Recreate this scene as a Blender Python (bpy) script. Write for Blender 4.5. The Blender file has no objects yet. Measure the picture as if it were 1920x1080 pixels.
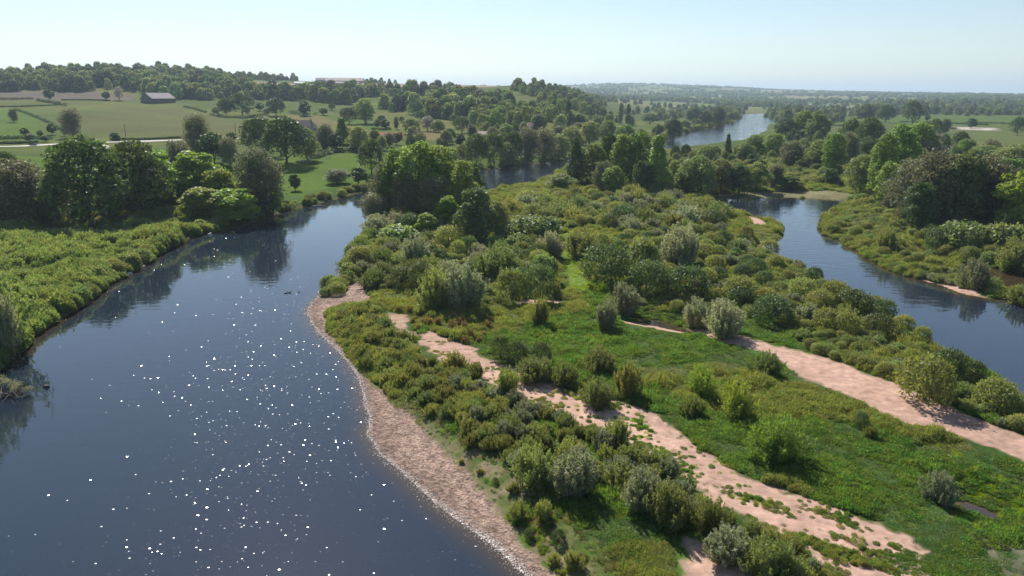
import bpy, math, random
import numpy as np
from mathutils import Vector, Quaternion

# ------------------------------------------------------------------ camera, sky, sun, exposure
S = bpy.context.scene
COL = S.collection
HC, FPX, HOR = 40.0, 1371.0, 178.0          # eye height, focal length and horizon row at 1920x1080
PITCH = math.atan((540 - HOR) / FPX)
cam_d = bpy.data.cameras.new('camera'); cam = bpy.data.objects.new('camera', cam_d); COL.objects.link(cam)
cam_d.sensor_width = 36; cam_d.lens = FPX / 1920 * 36; cam_d.clip_start = 0.5; cam_d.clip_end = 60000
cam.location = (0, 0, HC); cam.rotation_euler = (math.pi / 2 - PITCH, 0, 0)
S.camera = cam

SUN_AZ, SUN_EL = math.radians(-20), math.radians(42)
w = bpy.data.worlds.new('World'); S.world = w; w.use_nodes = True
wn = w.node_tree; bg = wn.nodes['Background']
sky = wn.nodes.new('ShaderNodeTexSky'); sky.sky_type = 'NISHITA'; sky.sun_disc = False
sky.sun_elevation = SUN_EL; sky.sun_rotation = SUN_AZ
sky.altitude = 250; sky.air_density = 1.0; sky.dust_density = 0.3; sky.ozone_density = 1.4
wn.links.new(sky.outputs[0], bg.inputs[0]); bg.inputs[1].default_value = 0.081
sd_ = bpy.data.lights.new('sun', 'SUN'); sun = bpy.data.objects.new('sun', sd_); COL.objects.link(sun)
sd_.energy = 5.0; sd_.angle = math.radians(0.53); sd_.color = (1.0, 0.94, 0.86)
SDIR = Vector((math.sin(SUN_AZ) * math.cos(SUN_EL), math.cos(SUN_AZ) * math.cos(SUN_EL), math.sin(SUN_EL)))
sun.rotation_euler = SDIR.to_track_quat('Z', 'Y').to_euler()
S.view_settings.view_transform = 'Standard'; S.view_settings.look = 'None'
S.view_settings.exposure = 0.55; S.view_settings.gamma = 1.0; S.view_settings.use_curve_mapping = False
S.render.engine = 'CYCLES'
cy = S.cycles
cy.use_denoising = True; cy.denoiser = 'OPENIMAGEDENOISE'
try: cy.denoising_input_passes = 'RGB_ALBEDO_NORMAL'; cy.denoising_prefilter = 'ACCURATE'
except Exception: pass
cy.max_bounces = 6; cy.diffuse_bounces = 2; cy.glossy_bounces = 3; cy.transmission_bounces = 3
cy.volume_bounces = 0; cy.transparent_max_bounces = 8
cy.use_adaptive_sampling = True; cy.adaptive_threshold = 0.02
cy.caustics_reflective = False; cy.caustics_refractive = False
cy.sample_clamp_indirect = 4.0

rng = np.random.default_rng(7)
R = random.Random(5)

# ------------------------------------------------------------------ small maths
def ray(px, py):
    x = (np.asarray(px, float) - 960) / FPX; u = (540 - np.asarray(py, float)) / FPX
    c, s = math.cos(PITCH), math.sin(PITCH)
    return np.stack([x, c + u * s, -s + u * c], -1)
def flat(px, py, z=0.0):
    d = ray(px, py); t = (z - HC) / d[..., 2]
    return d[..., :2] * t[..., None]
def hsh(ix, iy, k):
    n = (ix.astype(np.int64) * 374761393 + iy.astype(np.int64) * 668265263 + k * 2147483647) & 0xffffffff
    n = ((n ^ (n >> 13)) * 1274126177) & 0xffffffff
    n = (n ^ (n >> 16)) & 0xffffffff
    return n / 4294967295.0
def noise(x, y, k=0):
    ix, iy = np.floor(x), np.floor(y); fx, fy = x - ix, y - iy
    fx = fx * fx * (3 - 2 * fx); fy = fy * fy * (3 - 2 * fy)
    a = hsh(ix, iy, k); b = hsh(ix + 1, iy, k); c = hsh(ix, iy + 1, k); d = hsh(ix + 1, iy + 1, k)
    return (a + (b - a) * fx + (c - a) * fy + (a - b - c + d) * fx * fy) * 2 - 1
def fbm(x, y, sc, k=0, oc=4):
    s = 0; a = 1.0; t = 0
    for o in range(oc):
        s = s + a * noise(x / sc + 17.3 * o, y / sc - 9.1 * o, k + o); t += a; a *= 0.5; sc *= 0.5
    return s / t * 1.6
def sstep(a, b, x):
    t = np.clip((x - a) / (b - a), 0, 1); return t * t * (3 - 2 * t)
def sdist(x, y, poly):
    """signed distance to a closed polygon, negative inside"""
    P = np.asarray(poly, float); d2 = np.full(x.shape, 1e18); ins = np.zeros(x.shape, bool)
    for i in range(len(P)):
        ax, ay = P[i]; bx, by = P[(i + 1) % len(P)]
        ex, ey = bx - ax, by - ay; L = ex * ex + ey * ey + 1e-9
        t = np.clip(((x - ax) * ex + (y - ay) * ey) / L, 0, 1)
        d2 = np.minimum(d2, (x - ax - t * ex) ** 2 + (y - ay - t * ey) ** 2)
        if ey != 0:
            c = ((ay > y) != (by > y)) & (x < ex * (y - ay) / ey + ax); ins ^= c
    d = np.sqrt(d2); return np.where(ins, -d, d)
def fp(pts, z=0.0):
    a = np.array(pts, float); return flat(a[:, 0], a[:, 1], z)

# ------------------------------------------------------------------ the river's outline, read off and laid on the water plane
RIGHT_SHORE = [(985,1080),(940,1040),(880,992),(820,945),(760,893),(715,852),(684,815),(692,780),(682,740),(668,705),
    (650,674),(625,652),(603,632),(588,612),(577,590),(584,570),(600,550),(625,530),(643,510),(652,488),(660,462),(688,440),
    (700,425),(722,405),(775,388),(850,372),(915,357),(965,350),(1005,344),(1035,334),(1062,318),(1120,300),(1180,289),(1250,280),
    (1330,270),(1400,262),(1438,244),(1441,234),(1470,226),(1462,216)]
LEFT_SHORE = [(1425,212.5),(1392,214),(1390,222),(1368,232),(1335,240),(1290,249),(1245,262),(1180,276),(1110,288),(1050,301),
    (1000,307),(960,314),(915,319),(870,326),(800,340),(720,352),(690,359),(620,376),(560,390),(520,403),(470,421),(400,436),
    (350,449),(320,466),(270,496),(215,530),(180,556),(120,592),(70,627),(40,662),(-10,700),(-120,735)]
main_river = np.vstack([[(60, -120), (34, 0)], fp([(1075,1180)]), fp(RIGHT_SHORE), fp(LEFT_SHORE), [(-150, 95), (-170, 40), (-160, -120)]])
side_channel = np.vstack([fp([(1343,376),(1400,372),(1480,371),(1586,378),(1562,395),(1546,412),(1540,430),(1545,441),(1572,448),
    (1600,470),(1640,491),(1682,512),(1730,527),(1800,550),(1850,560),(1890,562),(1960,580)]), [(140, 120), (160, 60)], fp([(2150,870),(1990,800),
    (1920,748),(1880,722),(1840,696),(1780,667),(1740,648),(1700,618),(1640,583),(1560,539),(1500,506),(1428,470),(1462,446),
    (1470,434),(1458,420),(1420,410),(1375,399),(1335,389)])])
inlet = fp([(1690,440),(1740,470),(1800,490),(1870,505),(1960,525),(1960,555),(1890,545),(1830,520),(1790,502),(1730,480)])
puddle = fp([(1800,945),(1830,945),(1872,964),(1890,980),(1855,976),(1812,960)])
creek = fp([(1165,590),(1215,596),(1275,612),(1300,626),(1250,616),(1190,603)])
WATERS = [main_river, side_channel, inlet, puddle, creek]

# gravel and sand
Z1 = 0.7
gravel_bar = fp([(1140,1180),(1045,1080),(1000,1032),(955,985),(905,925),(850,868),(800,812),(752,768),(715,732),(690,708),(660,675),
    (640,640),(616,618),(614,586),(625,577),(692,573),(698,556),(682,530),(664,508),(652,485),(600,500),(540,590),(600,700),(640,800),(800,980),(950,1100),(1010,1180)], 0.3)
grav_soft = fp([(1140,1080),(1080,1000),(1000,935),(930,880),(850,830),(800,790),(760,765),(850,868),(950,985),(1060,1090)], .5)
track_a = fp([(800,628),(860,650),(960,698),(1060,738),(1170,764),(1225,790),(1300,846),(1344,880),(1404,914),(1480,934),(1560,958),
    (1640,988),(1700,1018),(1735,1062),(1760,1120),(1560,1120),(1500,1035),(1400,992),(1335,952),(1285,905),(1200,866),(1130,824),(1050,790),
    (965,748),(905,722),(870,694),(820,690),(790,650)], Z1)
patch_a = fp([(1275,1020),(1320,1035),(1400,1072),(1440,1120),(1290,1120)], Z1)
patch_b = fp([(958,570),(1010,567),(1065,571),(1045,583),(990,586)], Z1)
patch_c = fp([(725,590),(760,600),(775,640),(745,640)], Z1)
track_b = fp([(1115,606),(1172,600),(1240,599),(1330,620),(1420,648),(1500,668),(1582,690),(1680,728),(1762,765),(1822,794),(1870,812),
    (1960,845),(1960,905),(1905,872),(1850,848),(1780,822),(1700,806),(1640,776),(1560,742),(1488,702),(1420,668),(1330,642),(1250,624),(1180,612)], Z1)
shelf_c = fp([(1300,370),(1340,366),(1400,362),(1480,361),(1560,361),(1600,367),(1598,377),(1500,370),(1400,372),(1340,375)], .3)
spit_d = fp([(1722,521),(1775,522),(1830,540),(1852,557),(1790,550),(1738,534)], .2)
spit_e = fp([(1400,405),(1425,410),(1440,425),(1415,425)], .8)
spit_f = fp([(1425,452),(1450,452),(1432,470),(1415,466)], .3)
bank_g = fp([(20,655),(60,622),(120,588),(175,560),(168,545),(110,575),(50,615),(10,650)], .4)
SANDS = [(track_a, 1.0), (patch_a, 1.0), (patch_b, 1.0), (patch_c, .8), (track_b, 1.0), (shelf_c, .6), (spit_d, 1.0), (spit_e, 1.), (spit_f, 1.), (bank_g, .7)]
mud = fp([(1480,705),(1600,760),(1680,800),(1730,850),(1800,930),(1880,990),(1960,1040),(1960,1130),(1900,1120),(1810,1010),(1740,940),(1700,870),(1620,800),(1540,750)], Z1)
lime = fp([(1500,700),(1640,770),(1750,850),(1790,900),(1870,940),(1960,1000),(1960,960),(1850,880),(1720,800),(1600,745)], Z1)
lime_b = fp([(820,800),(900,850),(960,900),(1040,950),(1100,1000),(1110,1060),(1160,1080),(1060,1090),(980,1000),(900,900)], Z1)
glade = fp([(1046,446),(1075,436),(1095,450),(1085,500),(1100,530),(1145,540),(1130,556),(1065,553),(1062,520),(1050,480)], Z1)

# ------------------------------------------------------------------ terrain height
def hz(px, py, d):
    v = ray(px, py); return HC + v[2] * d / math.hypot(v[0], v[1])
ctl = []
def C(px, pairs):
    for py, d in pairs:
        ctl.append((math.atan((px - 960) / FPX), d, hz(px, py, d)))
def F(px, *ds, z=1.4):
    for d in ds: ctl.append((math.atan((px - 960) / FPX), d, z))
C(-900, [(290,480),(265,570),(205,900),(170,1200),(150,1450),(152,2500)])
C(0, [(290,480),(265,575),(205,900),(172,1200),(142,1500),(150,2600)])
C(250, [(280,500),(262,570),(205,880),(186,1030),(140,1500),(146,2600)])
C(420, [(300,400),(262,560),(210,880),(190,1020),(150,1450),(143,1700),(150,2700)])
C(570, [(305,400),(285,460),(262,540),(240,680),(222,800),(205,900),(190,1010),(157,1450),(152,1650),(156,2700)])
C(700, [(310,390),(262,540),(245,640),(225,790),(208,900),(160,1450),(157,1650),(165,2700)])
C(850, [(285,460),(250,600),(225,760),(185,1050),(162,1450),(160,1650),(168,2900)])
C(940, [(262,520),(235,680),(205,900),(166,1300),(162,1600),(168,3000)])
C(1000, [(240,650),(225,760),(200,950),(156,1350),(170,1900)])
C(1055, [(225,760),(205,950),(172,1350),(182,1900)])
C(1110, [(214,1000),(196,1400),(188,1900)])
C(1180, [(202,1600),(192,2300)])
for px in (-900, 0, 250, 420, 570, 700): F(px, 10, 60, 120, 200, 260)
F(420, 330); F(570, 330); F(700, 330)
for px in (850, 940, 1000, 1055, 1110): F(px, 10, 60, 120, 200, 300, 400)
for px in (1000, 1055, 1110): F(px, 550)
for px in (1180, 1300, 1450, 1600, 1800, 2000, 3200): F(px, 10, 60, 120, 200, 300, 450, 650, 900, 1200)
for px in (1300, 1450): F(px, 1600, z=2)
for px in (1450, 1600, 1800, 2000, 3200): F(px, 1600, 2200, z=3)
for px, tp in ((700,168),(850,168),(950,166),(1050,163),(1150,158),(1250,160),(1350,165),(1450,170),(1600,174),(1800,177),(2000,180),(3200,178)):
    C(px, [(tp, 7000), (tp + 2, 12000), (tp + 2, 24000)])
for px, tp in ((1150,180),(1300,184),(1450,188),(1600,186),(1800,186),(2000,186),(3200,186)):
    C(px, [(tp, 3800)])
for px in (-900, 0, 250, 420, 570): C(px, [(168, 7000), (172, 24000)])
ctl = np.array(ctl)
def uv(az, d): return np.stack([az * 3.2, np.log(d)], -1)
CU = uv(ctl[:, 0], ctl[:, 1])
def kern(a, b):
    o = np.zeros((len(a), len(b)))
    for j in range(len(b)): o[:, j] = np.sqrt(((a - b[j]) ** 2).sum(1) + 0.004)
    return o
KM = kern(CU, CU) ; zt = np.log1p(np.maximum(ctl[:, 2], 0.2) / 6)
KW = np.linalg.solve(KM - 1e-4 * np.eye(len(CU)), zt)
def base_h(x, y):
    az = np.arctan2(x, y); az = np.where(np.abs(az) > 1.1, np.sign(az) * 1.1, az); d = np.clip(np.hypot(x, y), 10, 24000)
    q = uv(az, d); s = np.zeros(x.shape)
    for j in range(len(CU)):
        s += KW[j] * np.sqrt((q[..., 0] - CU[j, 0]) ** 2 + (q[..., 1] - CU[j, 1]) ** 2 + 0.004)
    return np.clip(6 * np.expm1(np.clip(s, 0.02, 4)), 0.6, 400)
def shore(x, y):
    n = fbm(x, y, 9, 3, 3); d = np.hypot(x, y)
    s = np.full(x.shape, 1e9)
    for p in WATERS[:2]: s = np.minimum(s, sdist(x, y, p))
    s = s + n * np.clip(d / 220, .35, 2.2)
    for p in WATERS[2:]: s = np.minimum(s, sdist(x, y, p) + n * .4)
    return s
def gentle(x, y):
    g = np.zeros(x.shape)
    for p in (gravel_bar, shelf_c, spit_d, spit_f): g = np.maximum(g, 1 - sstep(0, 7, sdist(x, y, p)))
    for p in (puddle, creek): g = np.maximum(g, 1 - sstep(0, 5, sdist(x, y, p)))
    return g
def height(x, y):
    b = base_h(x, y); s = shore(x, y); g = gentle(x, y); d = np.hypot(x, y)
    k = 0.075 * g + 0.42 * (1 - g)
    b = b + fbm(x, y, 14, 20, 3) * .22 * (1 - sstep(500, 900, d)) + sstep(500, 1500, d) * fbm(x, y, 260, 30, 4) * np.clip((b - 3) * .06, 0, 9)
    b = np.maximum(b, .35)
    up = k * s
    land = np.minimum(up, b) if False else b * (1 - np.exp(-np.maximum(up, 0) / b))
    return np.where(s > 0, land, np.maximum(-1.6, s * .25))
def march(px, py):
    """where the sight line through a photo point meets the ground"""
    px = np.atleast_1d(np.asarray(px, float)); py = np.atleast_1d(np.asarray(py, float))
    d = ray(px, py); ts = np.concatenate([np.linspace(30, 400, 190), np.geomspace(404, 12000, 260)])
    out = np.zeros((len(px), 3))
    X = d[:, 0:1] * ts; Y = d[:, 1:2] * ts; Z = HC + d[:, 2:3] * ts
    G = height(X.ravel(), Y.ravel()).reshape(X.shape); G = np.maximum(G, 0)
    below = Z <= G
    for i in range(len(px)):
        j = np.argmax(below[i]) if below[i].any() else int(np.argmin(Z[i] - G[i]))
        if j > 0 and below[i].any():
            a = Z[i, j - 1] - G[i, j - 1]; b = G[i, j] - Z[i, j]; f = a / (a + b + 1e-9)
            t = ts[j - 1] + (ts[j] - ts[j - 1]) * f
        else: t = ts[j]
        out[i, :2] = d[i, :2] * t
    out[:, 2] = np.maximum(height(out[:, 0], out[:, 1]), 0)
    return out
def mp(pts): a = np.array(pts, float); return march(a[:, 0], a[:, 1])[:, :2]

# ------------------------------------------------------------------ object helpers
def link(o, parent=None):
    COL.objects.link(o)
    if parent is not None: o.parent = parent
    return o
def tag(o, label=None, cat=None, group=None, kind=None):
    if label: o['label'] = label
    if cat: o['category'] = cat
    if group: o['group'] = group
    if kind: o['kind'] = kind
    return o
def mesh_np(name, V, Q, mat=None, tint=None, smooth=False, n=4, attrs=None):
    me = bpy.data.meshes.new(name); V = np.asarray(V, np.float32); Q = np.asarray(Q, np.int32)
    me.vertices.add(len(V)); me.vertices.foreach_set('co', V.ravel())
    me.loops.add(Q.size); me.loops.foreach_set('vertex_index', Q.ravel())
    me.polygons.add(len(Q)); me.polygons.foreach_set('loop_start', np.arange(0, Q.size, Q.shape[1], dtype=np.int32))
    try: me.polygons.foreach_set('loop_total', np.full(len(Q), Q.shape[1], np.int32))
    except Exception: pass
    if smooth: me.polygons.foreach_set('use_smooth', np.ones(len(Q), bool))
    me.update(calc_edges=True)
    if tint is not None:
        a = me.attributes.new('tint', 'FLOAT', 'POINT'); a.data.foreach_set('value', np.asarray(tint, np.float32))
    for k, v in (attrs or {}).items():
        v = np.asarray(v, np.float32)
        if v.ndim == 2:
            a = me.attributes.new(k, 'FLOAT_COLOR', 'POINT'); a.data.foreach_set('color', np.hstack([v, np.ones((len(v), 1), np.float32)]).ravel())
        else:
            a = me.attributes.new(k, 'FLOAT', 'POINT'); a.data.foreach_set('value', v)
    if mat: me.materials.append(mat)
    return me
class MB:
    """collects boxes, tubes and polygons into ONE mesh"""
    def __init__(s): s.v = []; s.f = []; s.t = []
    def add(s, V, F, t=0.5):
        o = len(s.v); s.v += [tuple(map(float, p)) for p in V]; s.f += [tuple(int(i) + o for i in f) for f in F]; s.t += [t] * len(V)
    def box(s, c, d, rz=0, t=.5, top=1.0):
        cx, cy_, cz = c; a, b, h = d[0] / 2, d[1] / 2, d[2] / 2; V = []
        for z, k in ((-h, 1.0), (h, top)):
            for X, Y in ((-a, -b), (a, -b), (a, b), (-a, b)):
                X *= k; Y *= k; V.append((cx + X * math.cos(rz) - Y * math.sin(rz), cy_ + X * math.sin(rz) + Y * math.cos(rz), cz + z))
        s.add(V, [(0,3,2,1),(4,5,6,7),(0,1,5,4),(1,2,6,5),(2,3,7,6),(3,0,4,7)], t)
    def tube(s, P, rad, n=6, t=.5, cap=True):
        P = [Vector(p) for p in P]; V = []; F = []
        for i, p in enumerate(P):
            d = (P[min(i + 1, len(P) - 1)] - P[max(i - 1, 0)]); d = d.normalized() if d.length > 1e-9 else Vector((0, 0, 1))
            u = d.cross(Vector((0.3, 1, 0.1)) if abs(d.z) > .8 else Vector((0, 0, 1))).normalized(); w_ = d.cross(u)
            for j in range(n):
                a = 2 * math.pi * j / n; V.append(p + (u * math.cos(a) + w_ * math.sin(a)) * rad[i])
        for i in range(len(P) - 1):
            for j in range(n): F.append((i * n + j, i * n + (j + 1) % n, (i + 1) * n + (j + 1) % n, (i + 1) * n + j))
        if cap: F.append(tuple(range(n - 1, -1, -1))); F.append(tuple((len(P) - 1) * n + j for j in range(n)))
        s.add(V, F, t)
    def mesh(s, name, mat, smooth=False):
        me = bpy.data.meshes.new(name); me.from_pydata(s.v, [], s.f); me.update()
        a = me.attributes.new('tint', 'FLOAT', 'POINT'); a.data.foreach_set('value', np.array(s.t, np.float32))
        if smooth: me.polygons.foreach_set('use_smooth', np.ones(len(me.polygons), bool))
        me.materials.append(mat); return me
    def build(s, name, mat, parent=None, smooth=False):
        return link(bpy.data.objects.new(name, s.mesh(name, mat, smooth)), parent)
def empty(name, loc, rz=0):
    o = bpy.data.objects.new(name, None); o.location = loc; o.rotation_euler = (0, 0, rz); o.empty_display_size = .5
    return link(o)

# ------------------------------------------------------------------ materials
def new_mat(name):
    m = bpy.data.materials.new(name); m.use_nodes = True; nt = m.node_tree
    return m, nt, nt.nodes['Principled BSDF'], nt.nodes['Material Output']
def N(nt, t, **kw):
    n = nt.nodes.new(t)
    for k, v in kw.items(): setattr(n, k, v)
    return n
def leaf_mat(name, dark, light, trans=0.35, rough=.55, var=.25, tcol=None):
    m, nt, p, out = new_mat(name); L = nt.links.new
    at = N(nt, 'ShaderNodeAttribute', attribute_name='tint')
    rp = N(nt, 'ShaderNodeMix', data_type='RGBA'); rp.inputs[6].default_value = (*dark, 1); rp.inputs[7].default_value = (*light, 1)
    L(at.outputs['Fac'], rp.inputs[0])
    oi = N(nt, 'ShaderNodeObjectInfo')
    hs = N(nt, 'ShaderNodeHueSaturation')
    m1 = N(nt, 'ShaderNodeMapRange'); m1.inputs[3].default_value = .5 - .035 * var / .25; m1.inputs[4].default_value = .5 + .02 * var / .25
    L(oi.outputs['Random'], m1.inputs[0]); L(m1.outputs[0], hs.inputs['Hue'])
    mu = N(nt, 'ShaderNodeMath', operation='MULTIPLY'); mu.inputs[1].default_value = 7.31; L(oi.outputs['Random'], mu.inputs[0])
    fr = N(nt, 'ShaderNodeMath', operation='FRACT'); L(mu.outputs[0], fr.inputs[0])
    m2 = N(nt, 'ShaderNodeMapRange'); m2.inputs[3].default_value = 1 - var; m2.inputs[4].default_value = 1 + var
    L(fr.outputs[0], m2.inputs[0]); L(m2.outputs[0], hs.inputs['Value']); L(rp.outputs[2], hs.inputs['Color'])
    L(hs.outputs[0], p.inputs['Base Color']); p.inputs['Roughness'].default_value = rough; p.inputs['Specular IOR Level'].default_value = .3
    tr = N(nt, 'ShaderNodeBsdfTranslucent'); t2 = N(nt, 'ShaderNodeMix', data_type='RGBA', blend_type='MULTIPLY'); t2.inputs[0].default_value = 1
    t2.inputs[7].default_value = (*(tcol or (1.25, 1.25, .6)), 1); L(hs.outputs[0], t2.inputs[6]); L(t2.outputs[2], tr.inputs[0])
    mx = N(nt, 'ShaderNodeMixShader'); mx.inputs[0].default_value = trans
    L(p.outputs[0], mx.inputs[1]); L(tr.outputs[0], mx.inputs[2]); L(mx.outputs[0], out.inputs[0])
    return m
def plain_mat(name, col, rough=.8, var=.25, scale=3.0, metal=0.0, bump=0.0):
    m, nt, p, out = new_mat(name); L = nt.links.new
    tc = N(nt, 'ShaderNodeTexCoord'); no = N(nt, 'ShaderNodeTexNoise'); no.inputs['Scale'].default_value = scale; no.inputs['Detail'].default_value = 5
    L(tc.outputs['Object'], no.inputs['Vector'])
    mr = N(nt, 'ShaderNodeMapRange'); mr.inputs[3].default_value = 1 - var; mr.inputs[4].default_value = 1 + var; L(no.outputs[0], mr.inputs[0])
    mx = N(nt, 'ShaderNodeMix', data_type='RGBA', blend_type='MULTIPLY'); mx.inputs[0].default_value = 1; mx.inputs[6].default_value = (*col, 1)
    L(mr.outputs[0], mx.inputs[7]); L(mx.outputs[2], p.inputs['Base Color'])
    p.inputs['Roughness'].default_value = rough; p.inputs['Metallic'].default_value = metal
    if bump:
        b = N(nt, 'ShaderNodeBump'); b.inputs['Distance'].default_value = bump; L(no.outputs[0], b.inputs['Height']); L(b.outputs[0], p.inputs['Normal'])
    return m
BK = 1.0
M = dict(
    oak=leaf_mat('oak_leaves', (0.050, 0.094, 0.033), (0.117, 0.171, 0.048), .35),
    dark=leaf_mat('dark_leaves', (0.067, 0.114, 0.048), (0.151, 0.208, 0.072), .35),
    poplar=leaf_mat('poplar_leaves', (0.097, 0.188, 0.050), (0.234, 0.327, 0.079), .45),
    bright=leaf_mat('fresh_leaves', (0.132, 0.229, 0.048), (0.275, 0.365, 0.072), .45),
    willow=leaf_mat('willow_leaves', (0.132, 0.188, 0.077), (0.275, 0.322, 0.129), .45),
    olive=leaf_mat('olive_leaves', (0.159, 0.204, 0.069), (0.330, 0.347, 0.114), .45),
    silver=leaf_mat('silver_leaves', (0.175, 0.213, 0.114), (0.373, 0.378, 0.237), .4, tcol=(1.15, 1.2, .8)),
    grey=leaf_mat('sparse_leaves', (0.123, 0.144, 0.077), (0.247, 0.252, 0.137), .4, tcol=(1.15, 1.15, .8)),
    rust=leaf_mat('rusty_leaves', (0.211, 0.163, 0.073), (0.330, 0.240, 0.108), .4),
    knot=leaf_mat('broad_leaves', (0.132, 0.204, 0.065), (0.303, 0.365, 0.143), .4),
    herb=leaf_mat('herb_leaves', (.072, .150, .040), (.180, .295, .075), .5, var=.32),
    limeg=leaf_mat('lime_grass', (0.211, 0.326, 0.036), (0.330, 0.441, 0.057), .5),
    pale=leaf_mat('blossom_leaves', (0.262, 0.261, 0.182), (0.523, 0.478, 0.400), .35, tcol=(1.1, 1.1, .9)),
    straw=leaf_mat('dry_grass', (0.351, 0.294, 0.145), (0.496, 0.403, 0.229), .35, tcol=(1.1, 1.1, .8)),
    wood=leaf_mat('wood_leaves', (0.062, 0.118, 0.044), (0.178, 0.240, 0.079), .4, var=.5),
    woodb=leaf_mat('fresh_wood_leaves', (0.123, 0.195, 0.055), (0.247, 0.302, 0.086), .4, var=.3),
    bark=plain_mat('bark', (.11, .09, .07), .9, .4, 4, bump=.03),
    palebark=plain_mat('pale_bark', (.20, .19, .15), .9, .3, 4, bump=.03),
    dead=plain_mat('dead_wood', (.38, .34, .29), .85, .3, 5),
)

# ------------------------------------------------------------------ ground sheet (a polar height field out past the horizon)
azf = np.radians(np.arange(-41, 41.01, .085)); azc = np.radians(np.concatenate([np.arange(-180, -41, 3.0), np.arange(42.5, 180, 3.0)]))
AZ = np.sort(np.concatenate([azf, azc]))
rs = [4.0]
while rs[-1] < 30: rs.append(rs[-1] + 2)
while rs[-1] < 26000: d_ = rs[-1]; rs.append(d_ + min(max(d_ * d_ / 24000, .16), .011 * d_))
RS = np.array(rs)
def polar(AZ, RS):
    A, D = np.meshgrid(AZ, RS); return D * np.sin(A), D * np.cos(A)
def quads(nr, nc, wrap=True):
    i = np.arange(nr - 1)[:, None]; j = np.arange(nc if wrap else nc - 1)[None]
    j2 = (j + 1) % nc
    return np.stack([i * nc + j, i * nc + j2, (i + 1) * nc + j2, (i + 1) * nc + j], -1).reshape(-1, 4)
X, Y = polar(AZ, RS); XS, YS = X.ravel(), Y.ravel()
DD = np.hypot(XS, YS)
SH = shore(XS, YS); ZZ = height(XS, YS)
lin = lambda *c: np.array(c, float)
def layer(col, mask, c):
    return col * (1 - mask[:, None]) + np.asarray(c)[None] * mask[:, None]
n1 = fbm(XS, YS, 7, 40, 4); n2 = fbm(XS, YS, 30, 50, 3); n3 = fbm(XS, YS, 130, 60, 3); n0 = fbm(XS, YS, 1.6, 70, 3)
near = 1 - sstep(400, 520, DD)
grass = lin(.045, .085, .018)[None] * (1 + .3 * n1[:, None]) + lin(.03, .035, .0)[None] * np.clip(n2[:, None], 0, 1)
past = lin(.068, .098, .018)[None] * (1 + .12 * n2[:, None]) + lin(.05, .025, .012)[None] * np.clip(n3[:, None] + .1, 0, 1)
hill = sstep(2.2, 3.2, base_h(XS, YS))
col = grass * near[:, None] + past * (1 - near)[:, None]
def blend(poly, c, soft=1.0, nz=None, amt=1.0, warp=0):
    global col
    s = sdist(XS, YS, poly); s = s + (nz if nz is not None else 0) * warp
    mk = (1 - sstep(-soft, soft, s)) * amt
    col = layer(col, mk, c) if np.ndim(c) == 1 else col * (1 - mk[:, None]) + c * mk[:, None]
    return mk
# fields: pastures near the left bank and on the slope, hay and ploughed strips
TAN, HAY, MAUVE, TERRA, FRESH = lin(.095, .095, .030), lin(.15, .12, .045), lin(.115, .095, .075), lin(.22, .10, .055), lin(.075, .125, .014)
blend(mp([(420,385),(540,365),(700,345),(720,300),(640,285),(560,285),(430,320),(300,300),(0,290),(-200,290),(-200,330),(300,340)]), FRESH, 4)
blend(mp([(-200,272),(90,266),(60,205),(-200,210)]), FRESH * .95, 5)
blend(mp([(150,250),(440,262),(470,240),(420,222),(340,205),(230,207),(100,222)]), TAN, 14, n1, .7, 4)
blend(mp([(-200,187),(60,188),(250,188),(250,177),(150,172),(0,170),(-200,170)]), MAUVE, 5)
blend(mp([(540,217),(620,212),(690,222),(700,240),(640,232),(600,240),(545,228)]), HAY, 6, n1, .8, 4)
blend(mp([(690,249),(752,247),(757,255),(745,263),(700,264)]), TERRA, 4)
blend(mp([(780,245),(850,246),(850,260),(780,262)]), HAY, 4)
blend(mp([(500,210),(560,205),(700,226),(760,250),(700,245),(600,216)]), FRESH * .9, 5)
blend(mp([(460,152),(590,158),(580,165),(470,160)]), lin(.27, .2, .15), 8)
blend(mp([(640,156),(760,154),(860,158),(940,160),(930,163),(800,162),(700,166)]), lin(.27, .2, .16), 8)
blend(mp([(880,262),(930,258),(960,250),(1000,242),(960,240),(880,250)]), lin(.24, .19, .15), 4)
# the valley meadows on the right and patchwork on the far hills
far = sstep(1500, 2300, DD) * (np.arctan2(XS, YS) > -.05)
cell = fbm(XS, YS, 420, 80, 2); cell2 = fbm(XS, YS, 300, 90, 2)
patch = np.where(cell[:, None] > .25, lin(.18, .165, .08)[None], np.where(cell[:, None] > -.15, lin(.10, .14, .035)[None], np.where(cell2[:, None] > 0, lin(.14, .155, .055)[None], lin(.04, .07, .025)[None])))
col = col * (1 - far[:, None]) + patch * far[:, None]
blend(fp([(1440,268),(2400,262),(2400,238),(1560,232),(1500,245)], 2.5), lin(.085, .105, .03)[None] * (1 + .15 * n3[:, None]), 12)
blend(fp([(1540,232),(2400,238),(2400,218),(1560,216)], 2.5), lin(.075, .115, .022), 12)
blend(fp([(1790,236),(1870,238),(1870,243),(1800,241)], 2.5), lin(.5, .42, .38), 6, n1, .8, 5)
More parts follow.
